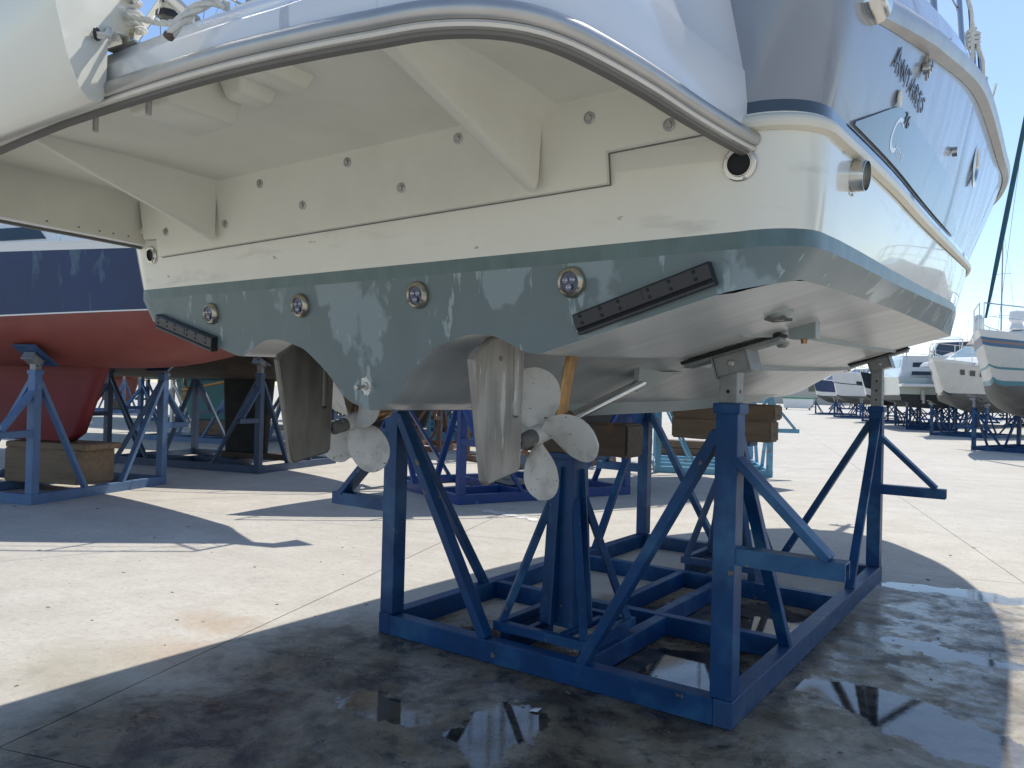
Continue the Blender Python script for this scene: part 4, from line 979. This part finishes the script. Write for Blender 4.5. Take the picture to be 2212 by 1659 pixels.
def hullwin(root, fn, t0, t1, f0_, f1_, m='glass', name='hull_window', sides=(-1, 1), k=4):
    for s in sides:
        rows = []
        for i in range(k + 1):
            t = t0 + (t1 - t0) * i / k; rows.append([(lambda q: (q[0], s * (q[1] + .03), q[2]))(fn['row'](t, f)) for f in (f0_, f1_)])
        b = MB(); b.grid(rows); b.build(name, m, root)
def rails(root, fn, t0, t1, h=.6, n=6, mid=True, sides=(-1, 1)):
    for s in sides:
        tops = []
        for i in range(n + 1):
            t = t0 + (t1 - t0) * i / n; x, y, z = fn['row'](t, 1); y = max(y - .05, 0) * s
            tops.append((x, y, z + h)); b = MB(); b.tube([(x, y, z - .02), (x, y, z + h)], .017, 6); b.build('stanchion', 'steel', root)
        b = MB(); b.tube(tops, .018, 6); b.build('guard_rail', 'steel', root)
        if mid: b = MB(); b.tube([(x, y, z - h * .48) for x, y, z in tops], .006, 5); b.build('guard_wire', 'wire', root)
def rig(root, fn, xm, z0, H, boom=True, furl=None, stays=True, r=.07):
    b = MB(); b.tube([(xm, 0, z0), (xm, 0, H)], [r, r * .8], 10); b.build('mast', 'mastm', root, smooth=50)
    for f in (.45, .72):
        z = z0 + (H - z0) * f; w = .9 - .3 * f; b = MB(); b.tube([(xm - .05, -w, z), (xm, 0, z + .05), (xm - .05, w, z)], .022, 6); b.build('spreader', 'mastm', root)
    if boom: b = MB(); b.tube([(xm - .1, 0, z0 + 1.1), (xm - 3.6, 0, z0 + 1.15)], .06, 8); b.build('boom', 'mastm', root)
    xb, yb, zb = fn['row'](.985, 1); xs, ys, zs = fn['row'](0.0, 1)
    if stays:
        for s in (-1, 1):
            x, y, z = fn['row'](xm / fn['L'], 1); w = .9 - .3 * .72; zz = z0 + (H - z0) * .72
            b = MB(); b.tube([(x - .1, s * y * .95, z), (xm - .05, s * w, zz), (xm, 0, H - .1)], .007, 4); b.build('shroud', 'wire', root)
        b = MB(); b.tube([(xs + .1, 0, zs), (xm, 0, H)], .007, 4); b.build('backstay', 'wire', root)
        if not furl: b = MB(); b.tube([(xb - .1, 0, zb), (xm, 0, H - .2)], .007, 4); b.build('forestay', 'wire', root)
    if furl: b = MB(); P0 = Vector((xb - .25, 0, zb + .35)); P1 = Vector((xm, 0, H - .3)); b.tube([P0.lerp(P1, t) for t in np.linspace(0, 1, 9)], [.03, .06, .07, .07, .065, .06, .05, .04, .02], 10); b.build('furled_sail', furl, root, smooth=60)

# ---- blue and red sailing yacht on the left
hdA = math.radians(19.9)
rb, fn = gen_boat('navy blue sailing yacht with red bottom and fin keel beside the motor yacht', 'sailing yacht', (-6.05, 6.5), hdA, L=10.4, B=3.5, zk=1.60, zw=1.98, zwb=2.35, zs0=2.85, zs1=3.22, kind='sail',
    bands=((0, .02, 'white'), (.02, .88, 'navy'), (.88, 1, 'white')), mbot='red_af', keel=[(4.2, .635), (5.75, .635), (5.93, .75), (6.33, 1.72), (4.0, 1.72)], mkeel='red_keel', sr=.62, name='sailing_yacht', n=32, pexp=1.55)
cb = cabin(rb, [(2.2, 2.75), (2.2, 3.25), (6.3, 3.4), (7.6, 3.0), (7.6, 2.85)], 1.05, .8)
win(cb, [(3.0, 3.02), (3.0, 3.18), (6.0, 3.24), (6.2, 3.08)])
rails(rb, fn, .1, .985, .75, 8); rig(rb, fn, 6.0, 3.3, 15)
b = MB(); b.box((10.35, 0, 3.25), (.6, .12, .06)); b.tube([(10.2, 0, 3.2), (10.75, 0, 3.12)], .03, 8); b.prism([(10.6, -.2, 3.05), (10.85, 0, 2.98), (10.6, .2, 3.05), (10.5, 0, 3.12)], (0, 0, .03)); b.build('bow_anchor', 'galv', rb)
rzA = hdA - PI / 2
cA = cradle('faded blue cradle under the red keel of the navy sailing yacht', (-11.09, 4.64, 0), rzA, 2.21, 2.6, (1.50, 1.54, 1.56, 1.54), ((1.72, -.6), (1.72, .6), (1.72, -.6), (1.72, .6)), 'cradle_pale', 'cradle_pale', cross=(.5,), long=False, plate='cradle_low')
dA = Vector((math.cos(hdA), math.sin(hdA), 0)); kp = Vector((-10.62, 4.86, 0))
timber('big squared timber block under the red keel, its end face in sun', (kp.x, kp.y, .12 + .215), (1.15, .62, .43), 'wood_pale', hdA, 'timber blocks under the red keel')
timber('thin yellowish plank between the red keel and its timber block', (kp.x + .05, kp.y + .02, .55 + .042), (1.25, .62, .078), 'wood_pale', hdA, 'timber blocks under the red keel')

# ---- olive-brown boat with a black keel on the second cradle
hdB = math.radians(14.5)
ob, fn = gen_boat('dark olive brown hull with black keel behind the red yacht', 'sailing yacht', (-7.9, 9.6), hdB, L=10.5, B=3.2, zk=1.52, zw=2.0, zwb=2.2, zs0=2.9, zs1=3.3, bands=((0, 1, 'offwhite'),), mbot='brown_hull',
    keel=[(6.0, .22), (6.85, .22), (7.0, 1.75), (5.9, 1.75)], mkeel='black_keel', name='sailing_yacht')
rig(ob, fn, 6.2, 3.0, 14.5); rails(ob, fn, .1, .97, .6, 7)
cradle('slate blue cradle standing behind the red keel under the olive hull', (-12.35, 8.45, 0), hdB - PI / 2, 2.2, 3.36, (1.62,) * 4, ((1.86, -.4), (1.86, .4), (1.86, -.4), (1.86, .4)), 'cradle_dark', 'cradle_dark', cross=(.35, .65), mpost='cradle_dark')
timber('dark round-edged log lying under the black keel', (-11.6, 8.68, .17), (1.5, .3, .1), 'wood_dark', hdB)

# ---- white yacht hidden behind the motor yacht, on a cobalt cradle
hdC = math.atan2(-.92, -.39)
wb, fn = gen_boat('white sailing yacht on the cobalt cradle behind the motor yacht', 'sailing yacht', (-7.55, 6.95), hdC, L=8.2, B=2.8, zk=1.52, zw=1.95, zs0=2.5, zs1=2.8, bands=((0, .1, 'bluestripe'), (.1, 1, 'white')), mbot='black_af',
    keel=[(3.1, .55), (4.3, .55), (4.9, 1.7), (2.9, 1.7)], name='sailing_yacht')
rails(wb, fn, .08, .96, .55, 6)
cradle('cobalt blue cradle beyond the rudders, in front of the yard', (-6.54, 9.22, 0), math.radians(-23), 2.2, 2.79, (1.50,) * 4, ((1.70, -.35), (1.70, .35), (1.70, -.35), (1.70, .35)), 'cradle_mid', 'cradle_mid', cross=(.4, .62))
kc = Vector((-6.5, 9.15, 0))
gs = thing('keel_stand', 'galvanised pedestal on the cobalt cradle seen beside the starboard rudder', 'stand', kc, math.radians(-23), 'keel stands under the boats')
b = MB(); b.box((0, 0, .15), (.75, .4, .05)); b.build('base_plate', 'galv', gs, bevel=.004)
b = MB(); b.box((-.08, 0, .35), (.06, .12, .36)); b.box((.04, 0, .35), (.06, .12, .36)); b.build('pillar', 'galv', gs, bevel=.004)
b = MB(); b.box((0, 0, .54), (.5, .25, .03)); b.build('head_plate', 'galv', gs, bevel=.003)

# ---- boats further back, seen under the hulls
def back_boat(label, bow, hd, clabel, mcr, mbot, bands, L=9.5, B=3.1, zk=1.5, kind='sail', keel=True, H=13, mp=None, zw=2.0):
    o, f = gen_boat(label, 'sailing yacht' if kind == 'sail' else 'motor boat', bow, hd, L=L, B=B, zk=zk, zw=zw, zs0=2.8, zs1=3.2, kind=kind, bands=bands, mbot=mbot,
        keel=[(L * .42, .5), (L * .58, .5), (L * .62, zk + .15), (L * .38, zk + .15)] if keel else None, name='sailing_yacht' if kind == 'sail' else 'motor_boat', n=18, rake=.1)
    if kind == 'sail': rig(o, f, L * .58, 2.9, H)
    d = Vector((math.cos(hd), math.sin(hd), 0)); c = Vector((bow[0], bow[1], 0)) - d * L * .5
    cradle(clabel, (c.x, c.y, 0), hd - PI / 2, 2.1, 3.0, (zk - .02,) * 4, ((zk + .3, -.4), (zk + .3, .4), (zk + .3, -.4), (zk + .3, .4)), mcr, mcr, cross=(.35, .65), detail=False, mpost=mp)
    if keel:
        timber('timber block carrying the keel over the ' + clabel.split(' standing')[0].split(' under')[0], (c.x, c.y, .31), (1.2, .4, .37), 'wood', hd, bev=.01)
    return o, f
back_boat('teal green hull with buff bottom and small propeller beyond the olive boat', (-12.6, 12.9), math.radians(14), 'pale grey-blue cradle under the teal hull', 'cradle_pale', 'teal', ((0, .5, 'buff'), (.5, 1, 'white')), L=10)
q = thing('propeller', 'small bronze three-blade propeller hanging under the buff hull', 'propeller', (-16.0, 10.0, 1.28))
b = MB(); b.lathe([(.05, -.12), (.06, 0), (.03, .14)], (0, 0, 0), (.9, .3, 0), 12)
b.tube([(0, 0, 0), (1.2, .4, .25)], .03, 8); b.build('hub', 'bronze', q, smooth=40)
for a in (0, 2.1, 4.2):
    b = MB(); e1 = Vector((-.3, .9, 0)); e2 = Vector((0, 0, 1)); r1 = e1 * math.cos(a) + e2 * math.sin(a); r2 = -e1 * math.sin(a) + e2 * math.cos(a)
    b.loft([[r1 * r_ + r2 * (w * c) + Vector((.03 * c, .01 * c, 0)) + Vector((.006, 0, 0)) * s for c, s in ((-1, 1), (1, 1), (1, -1), (-1, -1))] for r_, w in ((.04, .03), (.14, .08), (.22, .09), (.29, .03))]); b.build('blade', 'bronze', q, smooth=50)
back_boat('buff bottomed fishing hull propped in the second row', (-17.6, 16.2), math.radians(12), 'white painted cradle standing in the second row', 'offwhite', 'buff', ((0, 1, 'white'),), L=9)
back_boat('green hulled yacht in the back row', (-21.0, 17.5), math.radians(10), 'slate cradle under the green hulled yacht', 'cradle_dark', 'teal', ((0, 1, 'offwhite'),), L=10)
back_boat('white yacht with black bottom two rows behind the motor yacht', (-8.8, 15.6), math.radians(22), 'rusty brown cradle standing behind the propellers', 'cradle_rust', 'black_af', ((0, .1, 'bluestripe'), (.1, 1, 'white')), L=9.5, mp='cradle_rust')
back_boat('white yacht with red bottom deep in the yard behind the hull', (-9.6, 20.0), math.radians(25), 'light blue cradle with rust streaks standing deep in the yard', 'cradle_sky', 'red_af', ((0, 1, 'white'),), L=9)
back_boat('navy yacht standing in the third row behind the hull', (-13.0, 27.5), math.radians(25), 'dark blue cradle standing in the third row', 'cradle_mid', 'black_af', ((0, 1, 'navy'),), L=10)
back_boat('white yacht with grey bottom far behind the rudders', (-16.5, 25.0), math.radians(20), 'faded cradle standing far behind the rudders', 'cradle_pale', 'grey_af', ((0, 1, 'white'),), L=10)
back_boat('white yacht with blue boot stripe in the fourth row', (-17.0, 38.0), math.radians(60), 'blue cradle standing in the fourth row', 'cradle', 'black_af', ((0, .1, 'bluestripe'), (.1, 1, 'white')), L=10)
back_boat('buff hulled cutter behind the teal boat', (-15.0, 20.0), math.radians(16), 'brown rusted cradle standing behind the teal boat', 'cradle_rust', 'buff', ((0, 1, 'white'),), L=9)
back_boat('small white sloop with blue bottom stripe between the back rows', (-12.5, 22.5), math.radians(20), 'weathered cradle standing between the back rows', 'cradle_low', 'grey_af', ((0, .1, 'bluestripe'), (.1, 1, 'white')), L=8)
back_boat('white ketch hull far left in the yard', (-30.0, 20.0), math.radians(15), 'pale cradle standing far left in the yard', 'cradle_pale', 'red_af', ((0, 1, 'white'),), L=11)

cradle('empty light blue cradle with rust streaks standing behind the forward pedestal', (-5.7, 14.9, 0), .45, 2.1, 2.6, (1.6,) * 4, ((1.8, -.4), (1.8, .4), (1.8, -.4), (1.8, .4)), 'cradle_sky', 'cradle_sky', cross=(.35, .65), detail=False)
cradle('empty rusty brown cradle standing between the propellers and the back row', (-8.6, 13.2, 0), -.3, 2.0, 2.4, (1.55,) * 4, ((1.8, -.4), (1.8, .4), (1.8, -.4), (1.8, .4)), 'cradle_rust', 'cradle_rust', cross=(.35, .65), detail=False)
for lab_, yy, zz in (('brown bottom baulk of the low pile, on the side of the empty light blue cradle', 17.6, .09), ('brown bottom baulk of the low pile, on the side away from the light blue cradle', 17.9, .09),
                     ('brown top baulk of the low pile, on the side of the empty light blue cradle', 17.62, .27), ('brown top baulk of the low pile, on the side away from the light blue cradle', 17.88, .27)):
    timber(lab_, (-6.9, yy, zz), (2.2, .2, .17), 'wood', .3, 'baulks in the low pile')
# ---- row of boats on the right
def rcradle(label, c, hd, m, W_=2.3, L_=3.2, zt=1.42, zp=1.75):
    return cradle(label, (c.x, c.y, 0), hd - PI / 2, W_, L_, (zt,) * 4, ((zp, -.35), (zp, .35), (zp, -.35), (zp, .35)), m, m, cross=(.35, .65), detail=False)
hdR = math.atan2(-.94, -.34); dR = Vector((math.cos(hdR), math.sin(hdR), 0))
def mid(bow, f, L): return Vector((bow[0], bow[1], 0)) - dR * L * f
# R1 ketch with blue and teal stripes
bw = (-1.83, 25.0); r1, fn = gen_boat('white sailing yacht with blue and teal stripes and stained grey bottom at the row end', 'sailing yacht', bw, hdR, L=11, B=3.6, zk=1.0, zw=1.95, zs0=3.1, zs1=3.5, kind='sail',
    bands=((0, .09, 'tealstripe'), (.09, .30, 'offwhite'), (.30, .345, 'tealstripe'), (.345, .71, 'offwhite'), (.71, .775, 'bluestripe'), (.775, .815, 'brownstripe'), (.815, .865, 'bluestripe'), (.865, 1, 'white')), mbot='grey_af', keel=[(3.5, .45), (7, .45), (8.4, 1.4), (3.2, 1.4)], mkeel='grey_af', rake=.16, n=32, name='sailing_yacht')
cb = cabin(r1, [(2.5, 3.1), (2.5, 4.15), (6.4, 4.2), (7.2, 3.75), (8.7, 3.6), (9.0, 3.3)], 1.15, .9, 'white', bev=.06)
for x in (3.0, 4.0, 5.0, 5.8): win(cb, [(x, 3.6), (x, 3.9), (x + .5, 3.9), (x + .5, 3.6)])
rails(r1, fn, .1, .985, .75, 9); rig(r1, fn, 6.2, 4.1, 16, furl='sail_green', boom=False)
for i, (t, yy) in enumerate(((.90, .55), (.80, .95), (.72, 1.2))):
    x, y, z = fn['row'](t, 1); b = MB(); b.lathe([(.02, -.32), (.10, -.27), (.13, -.1), (.13, .12), (.09, .26), (.02, .3)], (x, -(y - .18), z + .32), (0.3 * i, 0, 1), 14); b.build('stowed_fender', 'white', r1, smooth=50)
x, y, z = fn['row'](.75, 1); b = MB(); b.lathe([(.18, 0), (.2, .05), (.14, .2), (.22, .3), (.2, .55), (.05, .6)], (8.6, 0, 3.62), (0, 0, 1), 16); b.build('deck_ventilator', 'white', r1, smooth=40)
rcradle('blue cradle under the blue-striped sailing yacht', mid(bw, .35, 11), hdR, 'cradle', zt=1.3, zp=1.62)
# R2 white cruiser
bw = (-4.15, 35.2); r2, fn = gen_boat('stained white motor cruiser with hull windows, bow rail and grey bottom', 'motor cruiser', bw, hdR, L=9.0, B=3.3, zk=1.0, zw=1.72, zs0=2.65, zs1=3.2, kind='motor', bands=((0, .06, 'stripe'), (.06, .92, 'offwhite'), (.92, 1, 'white')), mbot='grey_af', sr=.9, rake=.2, name='motor_cruiser', n=30)
cb = cabin(r2, [(2.0, 2.7), (2.3, 3.9), (4.2, 4.0), (5.6, 3.35), (7.4, 3.1), (7.6, 2.9)], 1.35, .95, 'white', bev=.06); win(cb, [(2.7, 3.35), (2.8, 3.8), (4.1, 3.85), (5.2, 3.38)], 'glass_pale'); frontwin(cb, 5.5, 3.38, 4.25, 3.98, 1.0, 'glass_pale')
cabin(r2, [(1.2, 3.9), (1.4, 4.5), (3.6, 4.6), (4.3, 4.0)], .95, .8, 'tan_canvas', 'cockpit_canvas', .05)
hullwin(r2, fn, .88, .90, .60, .75); hullwin(r2, fn, .83, .855, .59, .75); hullwin(r2, fn, .78, .805, .58, .74)
def outline(root, fn, t0, t1, f0_, f1_):
    for s in (-1, 1):
        pts = [(t0, (f0_ + f1_) / 2), (t0 + (t1 - t0) * .15, f1_), (t0 + (t1 - t0) * .85, f1_), (t1, (f0_ + f1_) / 2), (t0 + (t1 - t0) * .85, f0_), (t0 + (t1 - t0) * .15, f0_)]
        b = MB(); b.tube([(lambda q: (q[0], s * (q[1] + .012), q[2]))(fn['row'](t, f)) for t, f in pts], .014, 5, closed=True); b.build('panel_outline', 'gap', root)
outline(r2, fn, .58, .72, .5, .68); outline(r2, fn, .36, .52, .47, .65); hullwin(r2, fn, .42, .44, .22, .30)
b = MB(); b.prism([(1.2, 1.5, 2.75), (3.4, 1.5, 2.8), (3.0, 1.2, 3.9), (1.3, 1.2, 3.75)], (0, -.03, 0)); b.build('canvas_flap', 'tan_canvas', r2)
rails(r2, fn, .55, .985, .62, 6); b = MB(); b.box((-.35, 0, 1.92), (.9, 3.0, .12)); b.build('stern_platform', 'offwhite', r2, bevel=.03)
rcradle('blue cradle under the stained white motor cruiser', mid(bw, .42, 9), hdR, 'cradle', zt=1.25, zp=1.42)
# R3 grey-green express cruiser, stern towards the yard
hd3 = math.atan2(.95, -.31); L3 = 10.5; st3 = Vector((-4.85, 42.6, 0)); bw = (st3.x + math.cos(hd3) * L3, st3.y + math.sin(hd3) * L3)
r3, fn = gen_boat('pale grey-green express cruiser with black bottom and folded stern drives', 'motor cruiser', bw, hd3, L=L3, B=3.5, zk=1.08, zw=1.72, zs0=2.6, zs1=3.1, kind='motor', bands=((0, .06, 'stripe'), (.06, 1, 'palegreen')), mbot='black_af', sr=.95, rake=.12, name='motor_cruiser', n=24)
cb = cabin(r3, [(1.2, 2.5), (1.0, 3.0), (1.6, 3.75), (4.5, 3.9), (6.5, 3.2), (8.5, 2.95), (8.5, 2.8)], 1.5, 1.15, 'white', bev=.08); win(cb, [(1.7, 3.15), (1.9, 3.55), (4.3, 3.62), (5.8, 3.18)])
b = MB(); b.box((-.45, 0, 2.2), (.95, 3.3, .14)); b.build('stern_platform', 'white', r3, bevel=.03)
b = MB(); b.prism([(.985, -.9, 2.75), (.985, .9, 2.75), (1.25, .8, 3.38), (1.25, -.8, 3.38)], (-.03, 0, .012)); b.build('aft_window', 'glass', r3)
b = MB(); b.tube([(.9, -1.2, 3.5), (.3, -1.2, 4.5), (1.6, -1.1, 4.75), (3.2, -1.0, 4.7)], .03, 8); b.tube([(.9, 1.2, 3.5), (.3, 1.2, 4.5), (1.6, 1.1, 4.75), (3.2, 1.0, 4.7)], .03, 8); b.build('radar_arch', 'steel', r3, smooth=50)
b = MB(); b.loft([[(x, y, z) for x, z in ((.3, 4.5), (1.6, 4.78), (3.2, 4.72), (3.2, 4.68), (1.6, 4.72), (.3, 4.46))] for y in (-1.15, 1.15)]); b.build('hard_top', 'white', r3)
for y in (-.6, .6): b = MB(); b.box((-.22, y, 1.75), (.3, .16, .5)); b.box((-.4, y, 1.5), (.25, .1, .35)); b.build('stern_drive', 'steel_dull', r3, bevel=.03)
b = MB(); b.tube([(.0, -1.3, 2.6), (-.35, -1.35, 3.55)], .018, 8); fp = b.build('flag_staff', 'steel', r3)
for i, m in enumerate(('flag_blue', 'flag_white', 'flag_red')):
    b = MB(); rows = [[(-.30 - .02 * i * 3 - .06 * k, -1.35 + .03 * math.sin(k * 2 + i) - .0, z - .12 * k - .05 * i) for z in (3.5, 2.95)] for k in (i, i + 1)]; b.grid(rows); b.build('flag_stripe', m, fp)
rcradle('blue cradle under the pale grey-green express cruiser', st3 + Vector((math.cos(hd3), math.sin(hd3), 0)) * 2.4, hd3, 'cradle', zt=1.15, zp=1.45)
# inflatable on its platform
b = MB(); ring = [(x, y, 0) for x, y in ((-1.2, -.55), (.8, -.55), (1.2, -.3), (1.35, 0), (1.2, .3), (.8, .55), (-1.2, .55))]
b.tube([(x, y, .2) for x, y, z in ring], .2, 10); b.box((0, 0, .1), (2.0, .8, .05)); o = b.build('inflatable_tender', 'rubber_grey', smooth=50); o.location = (-4.0, 43.0, 2.28); o.rotation_euler = (0, 0, .3)
tag(o, 'grey inflatable tender resting on the express cruiser stern platform', 'inflatable')
# R4.. further boats in the row
def rboat(label, clabel, bw, L, B, bands, mbot, kind, cab, mcr='cradle', zs=(2.7, 3.2), hd=hdR, canvas=None, H=None, group=None):
    o, f = gen_boat(label, 'motor boat' if kind == 'motor' else 'sailing yacht', bw, hd, L=L, B=B, zk=1.05, zw=1.7, zs0=zs[0], zs1=zs[1], kind=kind, bands=bands, mbot=mbot, sr=.85, rake=.16, name='motor_boat' if kind == 'motor' else 'sailing_yacht', n=18)
    c = cabin(o, [(L * .2, zs[0] - .1), (L * .22, zs[0] + cab), (L * .5, zs[0] + cab + .1), (L * .64, zs[0] + .5), (L * .82, zs[1] - .05), (L * .82, zs[1] - .2)], B * .40, B * .3, 'white', bev=.05)
    win(c, [(L * .25, zs[0] + cab * .5), (L * .26, zs[0] + cab * .85), (L * .48, zs[0] + cab * .9), (L * .58, zs[0] + .55)]); frontwin(c, L * .635, zs[0] + .53, L * .51, zs[0] + cab + .06, B * .28)
    if canvas: cabin(o, [(L * .05, zs[0]), (L * .08, zs[0] + cab + .2), (L * .3, zs[0] + cab + .5), (L * .45, zs[0] + cab + .12), (L * .45, zs[0] + cab)], B * .36, B * .3, canvas, 'canopy', .05)
    rails(o, f, .5, .985, .6, 5)
    b = MB(); b.prism([(L * .2 - .005, -B * .3, zs[0] + .15), (L * .2 - .005, B * .3, zs[0] + .15), (L * .22 - .02, B * .28, zs[0] + cab * .8), (L * .22 - .02, -B * .28, zs[0] + cab * .8)], (-.02, 0, 0)); b.build('aft_window', 'glass', c)
    if kind == 'motor': hullwin(o, f, .62, .70, .52, .66); hullwin(o, f, .74, .80, .54, .68)
    b = MB(); b.tube([(L * .4, 0, zs[0] + cab), (L * .39, 0, zs[0] + cab + 1.6)], .012, 5); b.build('whip_aerial', 'white', o)
    for t_ in (.35, .5):
        x_, y_, z_ = f['row'](t_, 1); b = MB(); b.lathe([(.02, -.35), (.10, -.28), (.12, 0), (.10, .28), (.02, .33)], (x_, -(y_ + .08), z_ - .45), (0, 0, 1), 10); b.build('fender', 'navy' if t_ < .4 else 'white', o, smooth=50)
    if H: rig(o, f, L * .55, zs[0] + .3, H, boom=False)
    d = Vector((math.cos(hd), math.sin(hd), 0)); cc = Vector((bw[0], bw[1], 0)) - d * L * .42
    rcradle(clabel, cc, hd, mcr, zt=1.2, zp=1.5); return o, f
rboat('black hulled motor boat with white deckhouse in the row', 'blue cradle under the black hulled motor boat', (-10.3, 53.0), 9, 3.1, ((0, .3, 'white'), (.3, 1, 'stripe')), 'black_af', 'motor', 1.0)
rboat('white double-ended fishing boat in the row', 'blue cradle under the white fishing boat', (-14.2, 62.5), 9, 3.0, ((0, .5, 'white'), (.5, .54, 'stripe'), (.54, 1, 'white')), 'grey_af', 'motor', .9, zs=(2.9, 3.6))
rboat('navy hulled boat with white top at the far end of the row', 'blue cradle under the navy hulled far boat', (-18.2, 73.0), 9, 3.1, ((0, .25, 'white'), (.25, 1, 'navy')), 'grey_af', 'motor', 1.0)
rboat('white flybridge yacht towering behind the express cruiser', 'blue cradle under the white flybridge yacht', (-7.5, 50.5), 13, 4.2, ((0, .08, 'stripe'), (.08, 1, 'white')), 'black_af', 'motor', 2.2, zs=(3.0, 3.7), canvas='offwhite')
rboat('white cruiser with grey canvas hood behind the flag', 'blue cradle under the hooded cruiser', (-6.9, 47.5), 10, 3.3, ((0, 1, 'white'),), 'black_af', 'motor', 1.3, canvas='canvas')
for i, (x, y, H, lb_) in enumerate(((-2.6, 58, 10.6, 'white sloop with short mast behind the striped yacht'), (-1.3, 52, 15.5, 'white sloop with tall mast behind the striped yacht'), (-5.8, 78, 17, 'distant white sloop behind the flybridge yacht'), (-26, 118, 19, 'distant white sloop beside the refuse container'))):
    rboat(lb_, 'cradle under the ' + lb_.replace('white sloop', 'sloop'), (x, y), 10, 3.2, ((0, 1, 'white'),), 'grey_af', 'sail', .5, H=H)
# boats of the same row that stand to the right of the camera
for (x, y, bnd, mb_, H, l1, l2) in ((.9, 17.2, ((0, .1, 'bluestripe'), (.1, 1, 'white')), 'black_af', 14, 'white sloop next to the blue-striped yacht', 'blue cradle under the white sloop next to the striped yacht'),
                        (4.6, 9.6, ((0, 1, 'offwhite'),), 'red_af', 13, 'offwhite sloop with red bottom facing the motor yacht', 'blue cradle under the offwhite sloop with red bottom'),
                        (8.2, 2.5, ((0, .3, 'navy'), (.3, 1, 'white')), 'black_af', 14, 'white and navy sloop across the lane from the motor yacht', 'blue cradle under the white and navy sloop')):
    rboat(l1, l2, (x, y), 10, 3.2, bnd, mb_, 'sail', .5, H=H)
# refuse container far off
dc = thing('refuse_container', 'white refuse container with green lid at the far end of the yard', 'container', (-25.8, 97, 0), .25)
b = MB(); b.loft([[(-1.6, -.8, .2), (1.6, -.8, .2), (1.6, .8, .2), (-1.6, .8, .2)], [(-1.75, -.9, 1.35), (1.75, -.9, 1.35), (1.75, .9, 1.35), (-1.75, .9, 1.35)]]); b.build('body', 'white', dc, bevel=.05)
b = MB(); b.box((0, 0, 1.44), (3.6, 1.9, .17)); b.build('lid', 'green_lid', dc, bevel=.03)
for x in (-1.3, 1.3): b = MB(); b.lathe([(.1, -.9), (.1, .9)], (x, 0, .1), (0, 1, 0), 10); b.build('wheel', 'wheel', dc)
# ladder leaning by the row
ld = thing('ladder', 'aluminium ladder leaning on the boats of the right row', 'ladder', (-8.3, 47.6, 0), .4)
for x in (-.22, .22): b = MB(); b.bar((x, 0, .0), (x, .5, 3.1), .05, .05); b.build('stile', 'alu_strip', ld)
for k in range(10): b = MB(); t = .06 + k * .1; b.bar((-.2, .5 * t, 3.1 * t), (.2, .5 * t, 3.1 * t), .03, .03); b.build('rung', 'alu_strip', ld)
# low harbour buildings beyond the yard
for i, (x, y, w, h, lbl) in enumerate(((-60, 190, 40, 7, 'long pale harbour building with tiled roof beyond the yard'), (-15, 215, 34, 6, 'low pale harbour shed beyond the boat row'), (40, 190, 46, 8, 'tall pale harbour block across the basin'))):
    hb_ = thing('harbour_building', lbl, 'building', (x, y, 0), .1 * i)
    b = MB(); b.box((0, 0, h / 2), (w, 12, h)); b.build('wall', 'stucco', hb_)
    b = MB(); b.prism([(-w / 2 - .5, -6.6, h + .01), (-w / 2 - .5, 6.6, h + .01), (-w / 2 - .5, 0, h + 2.2)], (w + 1, 0, 0)); b.build('roof', 'rooft', hb_)
    for k in range(int(w / 4)):
        b = MB(); b.box((-w / 2 + 2 + k * 4, -6.02, h * .55), (1.4, .08, 1.8)); b.build('window', 'glass', hb_)

# loose grit, chips and leaves on the slabs
random.seed(21); b = MB()
for k in range(200):
    d = random.uniform(1.9, 11) ; az = math.radians(random.uniform(-68, -3)); x, y = d * math.sin(az), d * math.cos(az)
    r = random.choice((.004, .005, .006, .008, .012)) * random.uniform(.7, 1.4); n = random.randint(4, 6); a0 = random.random() * 6; el = random.uniform(1, 2.2)
    ca, sa = math.cos(a0), math.sin(a0); P = []
    for i in range(n):
        a = 2 * PI * i / n + random.uniform(-.3, .3); px, py = r * el * math.cos(a), r * math.sin(a); P.append((x + px * ca - py * sa, y + px * sa + py * ca))
    b.add([(p[0], p[1], .0005) for p in P] + [(x + random.uniform(-.3, .3) * r, y, r * random.uniform(.3, .8))], [(i, (i + 1) % n, n) for i in range(n)])
o = b.build('grit', mat('loose_grit', (.16, .145, .12), .85, var=.5, vscale=9)); o['kind'] = 'stuff'; o['label'] = 'loose grit and chips scattered over the concrete slabs'; o['category'] = 'grit'
b = MB(); b.add([(-1.93, 2.93, .004), (-1.89, 2.935, .006), (-1.888, 2.975, .012), (-1.925, 2.97, .005)], [(0, 1, 2, 3)]); o = b.build('paper_scrap', 'white'); tag(o, 'small white paper scrap on the wet concrete before the blue cradle', 'paper scrap')
